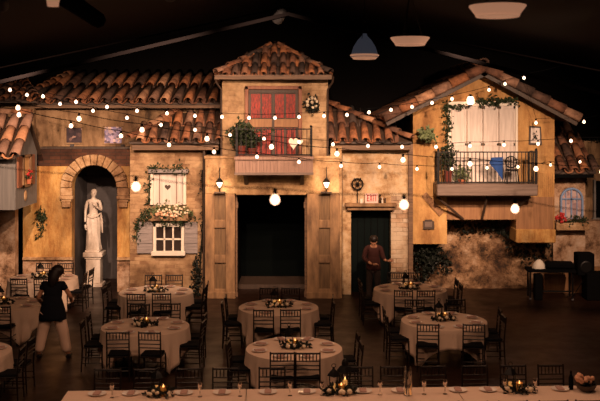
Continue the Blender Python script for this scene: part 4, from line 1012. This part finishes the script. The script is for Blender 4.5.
for loc, e in ((pts[0], 210), (pts[1], 190), (pts[3], 250), (pts[2], 170), (pts[4], 420), (pts[5], 270)):
    l = bpy.data.lights.new('pendant_light', 'SPOT'); l.energy = e; l.color = (1, .55, .34); l.spot_size = math.radians(168); l.spot_blend = .25; l.shadow_soft_size = .2
    lo = bpy.data.objects.new('pendant_light', l); C.objects.link(lo); lo.location = loc - Vector((0, 0, .08))

# ------------------------------------------------------------ chiavari chairs
def make_chair():
    t = thing('chiavari_chair', 'x', 'chair')
    w, d = .2, .19; sh = .44
    MB().box(-w - .005, w + .005, -d, d, sh, sh + .02).build('seat_frame', 'chair', t, bevel=.006)
    q = MB().box(-w + .01, w - .01, -d + .02, d, sh + .02, sh + .06); q.build('cushion', 'seat', t, bevel=.015)
    for sx in (-1, 1):
        MB().tube([(sx * w, d - .02, sh), (sx * (w + .005), d, 0)], [.016, .012], 6).build('leg', 'chair', t)
        MB().tube([(sx * w, -d - .045, .93), (sx * w, -d - .02, .68), (sx * w, -d, sh), (sx * (w + .005), -d - .02, 0)], [.013, .015, .017, .012], 6).build('leg', 'chair', t)
    q = MB(); yb = lambda z: -d - .045 * (z - sh) / (.93 - sh) - .002
    for z, r in ((.905, .016), (.775, .011), (.70, .011), (.63, .011)): q.tube([(-w, yb(z), z), (w, yb(z), z)], r, 6)
    for k in range(1, 7):
        x = -w + 2 * w * k / 7; q.tube([(x, yb(.775), .775), (x, yb(.84), .84), (x, yb(.905), .905)], [.007, .011, .007], 5)
    q.build('backrest', 'chair', t)
    q = MB()
    for z in (.16, .27):
        q.tube([(-w, d - .01, z), (w, d - .01, z)], .009, 5)
        for sx in (-1, 1): q.tube([(sx * w, -d - .01, z), (sx * w, d - .01, z)], .009, 5)
    q.tube([(-w, -d - .01, .2), (w, -d - .01, .2)], .009, 5); q.build('stretcher', 'chair', t)
    return t
chair0 = make_chair()
def place_chair(x, y, rz, label, group):
    c = copy_tree(chair0); c.location = (x, y, 0); c.rotation_euler = (0, 0, rz); c['label'] = label; c['group'] = group; return c
def pair(name): return name
TD = 1.68; TR = TD / 2; TH = .75
def cloth_round(side=2.38, seed=0):
    rnd = random.Random(seed); mb = MB(); n = 96; ph = rnd.uniform(0, 6); vs = [(0, 0, 0)]; rings = [.3, .6, .85, 1.0]
    for f in rings:
        for k in range(n):
            a = 2 * pi * k / n; r = TR * f + (.008 if f == 1 else 0); vs.append((math.cos(a) * r, math.sin(a) * r, 0 if f < 1 else -.006))
    m = 9
    for j in range(1, m + 1):
        for k in range(n):
            a = 2 * pi * k / n; Lh = side / 2 / max(abs(math.cos(a)), abs(math.sin(a))) - TR
            Lh = min(Lh, TH - .02); z = -Lh * j / m; q = min(1, j / m)
            cr = max(0, math.cos(4 * (a - pi / 4)))   # fullness near the corners
            out = .01 + .015 * q + Lh * .06 * q + (.014 + .055 * cr) * q * math.sin(22 * a + ph) * min(1, -z * 3 + .2)
            out -= .05 * cr * q
            r = TR + out; vs.append((math.cos(a) * r, math.sin(a) * r, z))
    fs = [(0, 1 + k, 1 + (k + 1) % n) for k in range(n)]
    R = len(rings) + m
    for i in range(R - 1):
        for k in range(n): fs.append((1 + i * n + k, 1 + (i + 1) * n + k, 1 + (i + 1) * n + (k + 1) % n, 1 + i * n + (k + 1) % n))
    return mb.add(vs, fs)
def plate0():
    t = thing('dinner_plate', 'x', 'plate')
    MB().lathe([(.07, 0), (.135, .018), (.137, .022), (.08, .012), (.0, .01)], (0, 0, 0), 20).build('plate', 'plate', t, smooth=True)
    MB().box(-.05, .05, -.09, .09, .014, .034).build('napkin', 'napkin', t, bevel=.006); return t
plt0 = plate0()
def place_plate(x, y, z, rz, label, group):
    c = copy_tree(plt0); c.location = (x, y, z); c.rotation_euler = (0, 0, rz); c['label'] = label; c['group'] = group
def centrepiece(x, y, z, where, lit=True, seed=0, tall=False):
    random.seed(100 + seed)
    t = thing('candle_holder', f'amber glass candle on the {where}', 'candle', (x + .02, y, z), 0, 'candles on the tables')
    MB().lathe([(.045, 0), (.05, .02), (.05, .14), (.047, .14), (.045, .03), (.0, .02)], (0, 0, 0), 14).build('glass', 'gold', t, smooth=True)
    MB().lathe([(.037, .022), (.037, .11), (.0, .112)], (0, 0, 0), 12).build('candle', 'candle', t, smooth=True)
    MB().lathe([(.001, .112), (.012, .13), (.008, .15), (.001, .175)], (0, 0, 0), 8).build('flame', 'flame', t, smooth=True)
    g = thing('lantern', f'black metal table lantern on the {where}', 'lantern', (x - .09, y + .1, z), 0, 'lanterns on the tables')
    q = MB(); h = .24
    for sx in (-1, 1):
        for sy in (-1, 1): q.box(sx * .06 - .006, sx * .06 + .006, sy * .06 - .006, sy * .06 + .006, 0, h)
    q.box(-.075, .075, -.075, .075, 0, .018); q.build('cage', 'iron', g)
    MB().lathe([(.1, h), (.06, h + .06), (.02, h + .1), (.015, h + .13)], (0, 0, 0), 4).build('lid', 'iron', g)
    MB().tube([(math.cos(a) * .03, 0, h + .15 + math.sin(a) * .03) for a in [2 * pi * k / 10 for k in range(11)]], .005, 5).build('ring_handle', 'iron', g)
    MB().lathe([(.03, .02), (.03, .12), (0, .122)], (0, 0, 0), 10).build('candle', 'candle', g)
    f = thing('greenery_arrangement', f'low greenery with cream flowers on the {where}', 'flowers', (x, y - .02, z), 0, 'greenery arrangements on the tables')
    q = leaves(MB(), [p for p in blob_pts((0, 0, .05), .27, .13, .05, 46)], .08, .015, 3); q.v = [(a, b, max(c_, .004)) for a, b, c_ in q.v]; q.build('foliage', 'leafdark', f)
    q = blossoms(MB(), [(random.uniform(-.2, .2), random.uniform(-.13, -.05), random.uniform(.045, .09)) for _ in range(7)], .034); q.build('blossoms', 'blossom', f, smooth=True)
    if lit:
        l = bpy.data.lights.new('candle_light', 'POINT'); l.energy = .15; l.color = (1, .5, .18); l.shadow_soft_size = .02
        lo = bpy.data.objects.new('candle_light', l); C.objects.link(lo); lo.location = (x + .02, y - .09, z + .2)
# (px, py of the top, separation of near/far chair pairs in m, cloth seed, description, sides)
TB = [(43, 278, .55, 'table beside the yellow wall', 'round table beside the yellow wall at far left', 'nfr'),
      (156, 292, .5, 'table under the shuttered window', 'round table under the shuttered window', 'nflr'),
      (278.5, 307, .55, 'table facing the dark portal', 'round table facing the dark portal', 'nflr'),
      (410, 289, .45, 'table nearest the exit door', 'round table nearest the exit door', 'nflr'),
      (145.5, 326, .63, 'left table in front row', 'left round table in the front row', 'nflr'),
      (444, 320.5, .86, 'right table in front row', 'right round table in the front row', 'nflr'),
      (294, 348, .43, 'middle table in front row', 'middle round table in the front row', 'nlr'),
      (3, 304, .6, 'table beside the person in black', 'round table in front of the person in black', 'n'),
      (-39, 352, .6, 'table cut by left frame edge', 'round table mostly cut by the left picture edge', 'r')]
for ti, (px, py, sep, short, full, sides) in enumerate(TB):
    Y = F * (CH - TH) / (py - HY); X = PX(px, Y)
    t = thing('round_table', 'folding ' + full, 'table', (X, Y, 0), 0, 'round banquet tables')
    MB().lathe([(TR - .01, TH - .035), (TR, TH - .03), (TR, TH - .012), (TR - .01, TH - .008)], (0, 0, 0), 40).build('tabletop', 'darkwood', t)
    for sx in (-1, 1):
        for sy in (-1, 1): MB().tube([(sx * .45, sy * .35, TH - .04), (sx * .5, sy * .42, 0)], .018, 6).build('leg', 'iron', t)
    cl = cloth_round(2.4, ti).build('tablecloth', 'cloth', None, smooth=True, solid=.006); cl.location = (X, Y, TH)
    cl.rotation_euler.z = random.Random(ti).uniform(-.12, .12)
    tag(cl, 'blush linen cloth draped over the ' + full[0:] if len(full.split()) < 10 else 'blush linen cloth on ' + full, 'tablecloth', 'blush round tablecloths')
    R = TR + .22; h = sep / 2
    Rn = R - {6: .32, 4: .06}.get(ti, .22)
    defs = {'n': [(-h, -Rn, 0, 'left', 'near'), (h, -Rn, 0, 'right', 'near')], 'f': [(-h, R, pi, 'left', 'far'), (h, R, pi, 'right', 'far')],
            'l': [(-R + .14, -.3, -pi / 2, 'nearer', 'left'), (-R + .14, .3, -pi / 2, 'farther', 'left')], 'r': [(R - .14, -.3, pi / 2, 'nearer', 'right'), (R - .14, .3, pi / 2, 'farther', 'right')]}
    rr = random.Random(40 + ti)
    for sd in sides:
        for (dx, dy, rz, which, sn) in defs[sd]:
            place_chair(X + dx + rr.uniform(-.03, .03), Y + dy + rr.uniform(-.03, .03), rz + rr.uniform(-.1, .1), f'dark chiavari chair, {which} one on the {sn} side of {short}', 'chiavari chairs around the round tables')
    ps = [('near left', -110), ('near right', -70), ('left nearer', -158), ('left farther', 158), ('right nearer', -22), ('right farther', 22), ('far left', 112), ('far right', 68)]
    for nm, a in ps:
        a = math.radians(a); x, y = X + math.cos(a) * (TR - .2), Y + math.sin(a) * (TR - .2)
        if PX(-12, y) > x: continue
        place_plate(x, y, TH + .004, a - pi / 2, f'white plate with napkin, {nm} place of the {short}', 'dinner plates on the round tables')
    if px > -20: centrepiece(X, Y, TH + .002, short, True, ti)

# ------------------------------------------------------------ long head table across the bottom
hl0, hl1 = P(68, 391, F * 4.2 / 281), P(640, 385, F * 4.2 / 275)
ang = math.atan2(hl1.y - hl0.y, hl1.x - hl0.x); Lh = (hl1 - hl0).length; wd = .78
def hp(px, off=0., z=TH):  # point on the head table: column px, metres back from the far edge
    f = 0
    for _ in range(6):
        Yc_ = hl0.y + (PX(px, hl0.y + .2) - hl0.x) * math.tan(ang) - off
        x = PX(px, Yc_)
        Yc_ = hl0.y + (x - hl0.x) * math.tan(ang) - off
    return Vector((PX(px, Yc_), Yc_, z))
cuts = [68, 247, 455, 640]
for i in range(3):
    a, b = hp(cuts[i]), hp(cuts[i + 1]); a.z = b.z = 0
    nm = ['left', 'middle', 'right'][i]
    LL = (b - a).length - .012
    t = thing('long_table', f'long rectangular table, {nm} section of the bottom row', 'table', a, ang, 'long tables along the bottom edge')
    MB().box(.02, LL - .02, -wd + .02, -.02, TH - .03, TH - .01).build('tabletop', 'darkwood', t)
    for x in (.2, LL - .2):
        for y in (-.12, -wd + .12): MB().tube([(x, y, TH - .03), (x, y, 0)], .018, 6).build('leg', 'iron', t)
    q = MB(); n = 40; # draped cloth: top plus hanging skirts
    def rim(k_): pass
    outl = []
    per = [(0, 0), (LL, 0), (LL, -wd), (0, -wd)]
    for (p, q2) in zip(per, per[1:] + per[:1]):
        m_ = int(math.dist(p, q2) / .08)
        for k in range(m_): outl.append((p[0] + (q2[0] - p[0]) * k / m_, p[1] + (q2[1] - p[1]) * k / m_))
    N = len(outl); cxm, cym = LL / 2, -wd / 2; vs = [(x, y, TH) for x, y in outl]
    for j in range(1, 7):
        for k, (x, y) in enumerate(outl):
            nx = (-1 if x < .001 and i == 0 else 0) + (1 if x > LL - .001 and i == 2 else 0); ny = 1 if y > -.001 else (-1 if y < -wd + .001 else 0)
            o_ = .012 + .02 * math.sin(k * 1.9) * j / 6
            vs.append((x + nx * o_, y + ny * o_, TH - .68 * j / 6))
    fs = [tuple(range(N))] + [(j * N + k, j * N + (k + 1) % N, (j + 1) * N + (k + 1) % N, (j + 1) * N + k) for j in range(6) for k in range(N)]
    o = q.add(vs, fs).build('tablecloth', 'cloth', None, smooth=True); o.location = a; o.rotation_euler.z = ang
    tag(o, f'blush linen cloth over the {nm} section of the long bottom table', 'tablecloth', 'cloths on the long bottom tables')
names = ['leftmost', 'second from left', 'third from left', 'fourth from left', 'fifth from left', 'sixth from left', 'seventh from left', 'fifth from right', 'fourth from right', 'third from right', 'second from right', 'rightmost']
hc = [105, 146, 188, 225, 272, 361, 395, 436, 478, 516, 555]
nm11 = names[:6] + ['middle-right'] + ['fourth from right', 'third from right', 'second from right', 'rightmost']
for px, nm in zip(hc, nm11):
    p = hp(px, -.33); place_chair(p.x, p.y, pi + ang + random.uniform(-.05, .05), f'dark chiavari chair, {nm} behind the long bottom table', 'chairs behind the long bottom table')
for k, px in enumerate([120, 165, 215, 258, 300, 345, 392, 432, 470, 508, 548, 585]):
    p = hp(px, wd + .27); o = place_chair(p.x, p.y, ang + random.uniform(-.05, .05), f'dark chair top, {names[k]} at the near side of the long table', 'chairs at the near side of the long bottom table')
pp = [97, 131, 184, 222, 268, 307, 363, 400, 458, 488, 560]
for px, nm in zip(pp, nm11):
    p = hp(px, .2); place_plate(p.x, p.y, TH + .003, 0, f'white plate with napkin, {nm} on the long bottom table', 'plates on the long bottom table')
for k, (px, nm) in enumerate(((162, 'long table left of its first cloth seam'), (340, 'long table at bottom centre'), (518, 'long table at bottom right'))):
    p = hp(px, .3); centrepiece(p.x, p.y, TH + .003, nm, True, 20 + k)
# tall lantern at px 343
p = hp(345, .14); g = thing('lantern', 'tall black lantern with candle at bottom centre', 'lantern', p)
q = MB(); h = .3
for sx in (-1, 1):
    for sy in (-1, 1): q.box(sx * .07 - .007, sx * .07 + .007, sy * .07 - .007, sy * .07 + .007, 0, h)
q.box(-.09, .09, -.09, .09, 0, .02); q.build('cage', 'iron', g); MB().lathe([(.13, h), (.08, h + .07), (.05, h + .08), (.05, h + .14), (.02, h + .18)], (0, 0, 0), 4).build('lid', 'iron', g)
MB().lathe([(.035, .02), (.035, .16), (0, .165)], (0, 0, 0), 12).build('candle', 'candle', g); MB().lathe([(.001, .165), (.012, .18), (.001, .22)], (0, 0, 0), 8).build('flame', 'flame', g)
# bottle
p = hp(571, .2); q = MB().lathe([(.034, 0), (.036, .02), (.036, .17), (.014, .23), (.014, .28), (0, .28)], p + Vector((0, 0, .002)), 14)
tag(q.build('bottle', 'black', smooth=True), 'slim black bottle at the right end of the long table', 'bottle')
# pink flower bowl
p = hp(586, .3); g = thing('flower_bowl', 'bowl of pale pink flowers at the right end of the long table', 'flowers', p)
MB().lathe([(.06, 0), (.13, .05), (.16, .11), (.15, .11), (.0, .06)], (0, 0, 0), 16).build('bowl', 'darkwood', g, smooth=True)
leaves(MB(), blob_pts((0, 0, .14), .16, .14, .06, 30), .07, .02, 2).build('foliage', 'leafdark', g); blossoms(MB(), blob_pts((-.04, -.02, .19), .15, .12, .06, 26), .036).build('blossoms', 'peach', g, smooth=True)
# clear glasses
def glass_mat():
    m, nt, b = new_mat('clear glass'); b.inputs['Transmission Weight'].default_value = 1; b.inputs['Roughness'].default_value = .02; b.inputs['Base Color'].default_value = (.95, .9, .85, 1); return m
M['glass'] = glass_mat()
for px, h, lab in ((408, .42, 'tall clear glass vase on the long bottom table'),):
    p = hp(px, .4); q = MB().lathe([(.05, 0), (.06, .01), (.06, h), (.056, h), (.055, .02), (0, .018)], p + Vector((0, 0, .003)), 18); tag(q.build('glass_vase', 'glass', smooth=True), lab, 'vase')
rr = random.Random(3)
for k, px in enumerate([112, 200, 240, 290, 322, 380, 424, 445, 505, 535]):
    p = hp(px, .36); q = MB().lathe([(.034, 0), (.034, .005), (.005, .012), (.005, .09), (.03, .12), (.036, .17), (.03, .21), (.028, .21), (.032, .17), (.0, .105)], (0, 0, 0), 12)
    o = q.build('wine_glass', 'glass', smooth=True); o.location = p + Vector((0, 0, .003)); tag(o, f'clear wine glass, {(names[:6] + ["fourth from right", "third from right", "second from right", "rightmost"])[k]} on the long bottom table', 'glass', 'wine glasses on the long bottom table')

# ------------------------------------------------------------ people
wx_, wy_ = PX(52.5, 19.0), 19.0
t = thing('person', 'person with long dark hair in black top and light trousers, seen from behind', 'person', (wx_, wy_, 0), 0); woman = t
# facing away (+Y), head turned right, leaning slightly forward
ex = face(MB(), (.09, .12, 1.62), (.85, .5, -.25), .09)
hand(ex, (-.27, .34, .96), (.3, .9, -.2), (.6, 0, -.6), (.5, .5, .6), .5)
hand(ex, (.25, .42, 1.0), (-.2, .95, -.1), (-.6, 0, -.6), (-.5, .4, .6), .5)
V = [(0, 0, .95, .15, .12), (0, .02, 1.1, .115, .09), (0, .05, 1.28, .135, .1), (0, .08, 1.42, .09, .07), (.03, .09, 1.5, .045, .045), (.07, .1, 1.56, .06, .065), (.09, .11, 1.63, .08, .09), (.09, .1, 1.71, .05, .055),
     (-.16, .07, 1.4, .052), (-.27, .05, 1.13, .042), (-.27, .3, .99, .03), (.17, .07, 1.4, .052), (.3, .1, 1.15, .042), (.25, .38, 1.03, .03),
     (-.1, 0, .85, .095), (-.17, 0, .48, .065), (-.24, -.02, .09, .042), (-.25, .1, .04, .032), (.1, 0, .85, .095), (.19, 0, .48, .065), (.27, -.02, .09, .042), (.29, .1, .04, .032)]
E = [(0, 1), (1, 2), (2, 3), (3, 4), (4, 5), (5, 6), (6, 7), (3, 8), (8, 9), (9, 10), (3, 11), (11, 12), (12, 13), (0, 14), (14, 15), (15, 16), (16, 17), (0, 18), (18, 19), (19, 20), (20, 21)]
make_body('body', 'skin', V, E, t, 2, ex)
V2 = [(0, 0, .9, .2, .15), (0, .02, 1.08, .17, .13), (0, .05, 1.26, .18, .13), (0, .075, 1.4, .12, .095), (-.16, .07, 1.405, .07), (-.215, .06, 1.28, .062), (.16, .07, 1.405, .07), (.225, .08, 1.28, .062), (0, 0, .74, .215, .16)]
make_body('black_top', 'topcloth', V2, [(0, 1), (1, 2), (2, 3), (3, 4), (4, 5), (3, 6), (6, 7), (0, 8)], t, 2, MB().lathe([(.245, .74), (.245, .8), (.215, .95), (.18, 1.08), (.14, 1.2)], (0, .01, 0), 24, 1, .86))
V3 = [(0, 0, .93, .16, .13), (-.11, 0, .8, .13), (-.18, 0, .48, .105), (-.24, -.02, .1, .085), (.11, 0, .8, .13), (.2, 0, .48, .105), (.27, -.02, .1, .085)]
make_body('trousers', 'trouser', V3, [(0, 1), (1, 2), (2, 3), (0, 4), (4, 5), (5, 6)], t)
for sx, y in ((-.245, .03), (.28, .03)):
    q = MB().tube([(sx, y - .09, .035), (sx, y - .02, .045), (sx, y + .08, .035), (sx, y + .15, .025)], [.033, .042, .042, .025], 10); q.v = [(a, b, max(c_, .0)) for a, b, c_ in q.v]; q.build('shoe', 'shoe', t, smooth=True)
q = MB().sphere((.075, .085, 1.66), .115, 16, 12, 1, 1, 1); q.tube([(.06, .04, 1.66), (.02, .0, 1.55), (.0, -.02, 1.44), (-.01, -.02, 1.36)], [.1, .1, .085, .03], 12)
q.tube([(.0, .08, 1.66), (-.04, .07, 1.55), (-.05, .05, 1.45)], [.08, .07, .03], 10); q.build('hair', 'hair', t, smooth=True)

woman.scale = (1.12, 1.04, 1.04)
mx, my = PX(373.5, 24.6), 24.6
t = thing('person', 'person in a maroon shirt standing in the dark exit doorway', 'person', (mx, my, 0), 0)
ex = face(MB(), (0, -.11, 1.55), (.0, -1, -1.1), .09)
hand(ex, (-.02, -.3, 1.0), (.9, -.2, 0), (0, .5, -1), (0, -1, .4), .6)
hand(ex, (.36, -.14, 1.06), (.9, -.1, .1), (0, -1, -.2), (0, 0, 1), .3)
V = [(0, 0, .92, .14, .11), (0, 0, 1.08, .13, .1), (0, -.01, 1.26, .155, .11), (0, -.02, 1.4, .1, .08), (0, -.05, 1.47, .052, .052), (0, -.08, 1.52, .065, .07), (0, -.09, 1.59, .08, .09), (0, -.07, 1.66, .055, .06),
     (-.19, 0, 1.37, .06), (-.25, -.02, 1.1, .048), (-.06, -.28, 1.0, .033), (.19, 0, 1.37, .06), (.24, -.04, 1.12, .048), (.33, -.13, 1.06, .033),
     (-.09, 0, .84, .09), (-.11, -.02, .47, .065), (-.12, .02, .09, .045), (-.13, -.1, .04, .035), (.09, 0, .84, .09), (.11, -.02, .47, .065), (.12, .02, .09, .045), (.14, -.1, .04, .035)]
make_body('body', 'skin', V, E, t, 2, ex)
V2 = [(0, 0, .88, .165, .13), (0, 0, 1.06, .16, .125), (0, -.01, 1.26, .18, .13), (0, -.02, 1.4, .12, .095), (-.19, 0, 1.37, .078), (-.25, -.02, 1.11, .066), (-.13, -.2, 1.03, .05), (.19, 0, 1.37, .078), (.24, -.04, 1.13, .066), (.3, -.1, 1.08, .05)]
make_body('maroon_shirt', 'maroon', V2, [(0, 1), (1, 2), (2, 3), (3, 4), (4, 5), (5, 6), (3, 7), (7, 8), (8, 9)], t, 2, MB().lathe([(.19, .82), (.192, .88), (.18, 1.0), (.165, 1.12), (.14, 1.22)], (0, 0, 0), 24, 1, .78))
V3 = [(0, 0, .9, .145, .12), (-.09, 0, .8, .105), (-.11, -.02, .47, .085), (-.12, .01, .1, .07), (.09, 0, .8, .105), (.11, -.02, .47, .085), (.12, .01, .1, .07)]
make_body('trousers', 'browntrouser', V3, [(0, 1), (1, 2), (2, 3), (0, 4), (4, 5), (5, 6)], t)
for sx in (-.125, .13):
    q = MB().tube([(sx, .06, .035), (sx, 0, .045), (sx, -.1, .038), (sx, -.17, .025)], [.035, .045, .045, .028], 10); q.v = [(a, b, max(c_, 0)) for a, b, c_ in q.v]; q.build('shoe', 'shoe', t, smooth=True)
q = MB().sphere((0, -.08, 1.62), .112, 14, 10, 1, 1.05, .95); q.build('hair', 'hair', t, smooth=True)

# ------------------------------------------------------------ equipment at the right: keyboard, stand, speaker
Yg = 24.9
t = thing('equipment_table', 'dark folding table with the covered keyboard by the right wall', 'table', (PX(550, Yg), Yg, 0), -.1)
MB().box(-.62, .62, -.3, .3, .74, .8).build('tabletop', 'black', t)
for sx in (-1, 1):
    for sy in (-1, 1): MB().tube([(sx * .54, sy * .22, .75), (sx * .54, sy * .22, .03)], .026, 6).build('leg', 'iron', t)
MB().box(-.54, .54, -.02, .02, .18, .22).build('crossbar', 'iron', t)
for sx in (-1, 1): MB().sphere((sx * .54, -.22, .035), .035, 8, 6).build('wheel', 'lens', t)
o = MB().box(-.36, .38, -.2, .2, 0, .17).build('covered_keyboard', 'black', bevel=.05); o.location = (PX(559, Yg), Yg, .803); o.rotation_euler.z = -.1; tag(o, 'long object under a black cover on the equipment table', 'keyboard')
q = MB().lathe([(.0, 0), (.17, .0), (.17, .04), (.14, .12), (.08, .2), (.03, .23)], (PX(539, 24.9), 24.9, .803), 18, 1, .8, lambda a, z: 1 + .06 * math.sin(5 * a)); tag(q.build('cloth_heap', 'offwhite', smooth=True), 'pale rounded cloth heap at the left end of the equipment table', 'cloth')
o = MB().box(-.1, .1, -.12, .12, 0, .68).build('case', 'black', bevel=.02); o.location = (PX(537, Yg), Yg - .1, 0); tag(o, 'dark upright case under the left end of the equipment table', 'case')
t = thing('speaker', 'big black loudspeaker on stand right of the covered keyboard', 'speaker', (PX(584, Yg + .1), Yg + .1, 0))
MB().box(-.22, .22, -.2, .2, .62, 1.2).build('cabinet', 'black', t, bevel=.02)
MB().lathe([(.15, 0), (.16, .01), (.13, .02)], (0, 0, 0), 18).build('cone', 'iron', t).matrix_local = Matrix.Translation((0, -.2, .85)) @ Matrix.Rotation(pi / 2, 4, 'X')
for k in range(3):
    a = 2 * pi * k / 3 + .5; MB().tube([(0, 0, .5), (math.cos(a) * .3, math.sin(a) * .25, .01)], .014, 6).build('leg', 'iron', t)
MB().tube([(0, 0, .4), (0, 0, .64)], .02, 8).build('pole', 'iron', t)
o = MB().box(-.5, .5, -.25, .25, 0, .7).build('road_case', 'black', bevel=.02); o.location = (PX(607, 24.6), 24.9, 0); tag(o, 'low black road case cut by the right picture edge', 'case')
q = MB(); q.box(-.8, .8, -.05, .05, 0, .7)
for k in range(9): q.box(-.8 + k * .18, -.78 + k * .18, -.06, -.05, 0, .7)
o = q.build('low_panel', 'brownwood'); o.location = (PX(573, 25.8), 25.75, 0); tag(o, 'low brown boarded panel behind the equipment table', 'panel')

delete_tree(chair0); delete_tree(plt0)
SC.cycles.use_denoising = True
SC.cycles.max_bounces = 6
SC.cycles.sample_clamp_indirect = 4
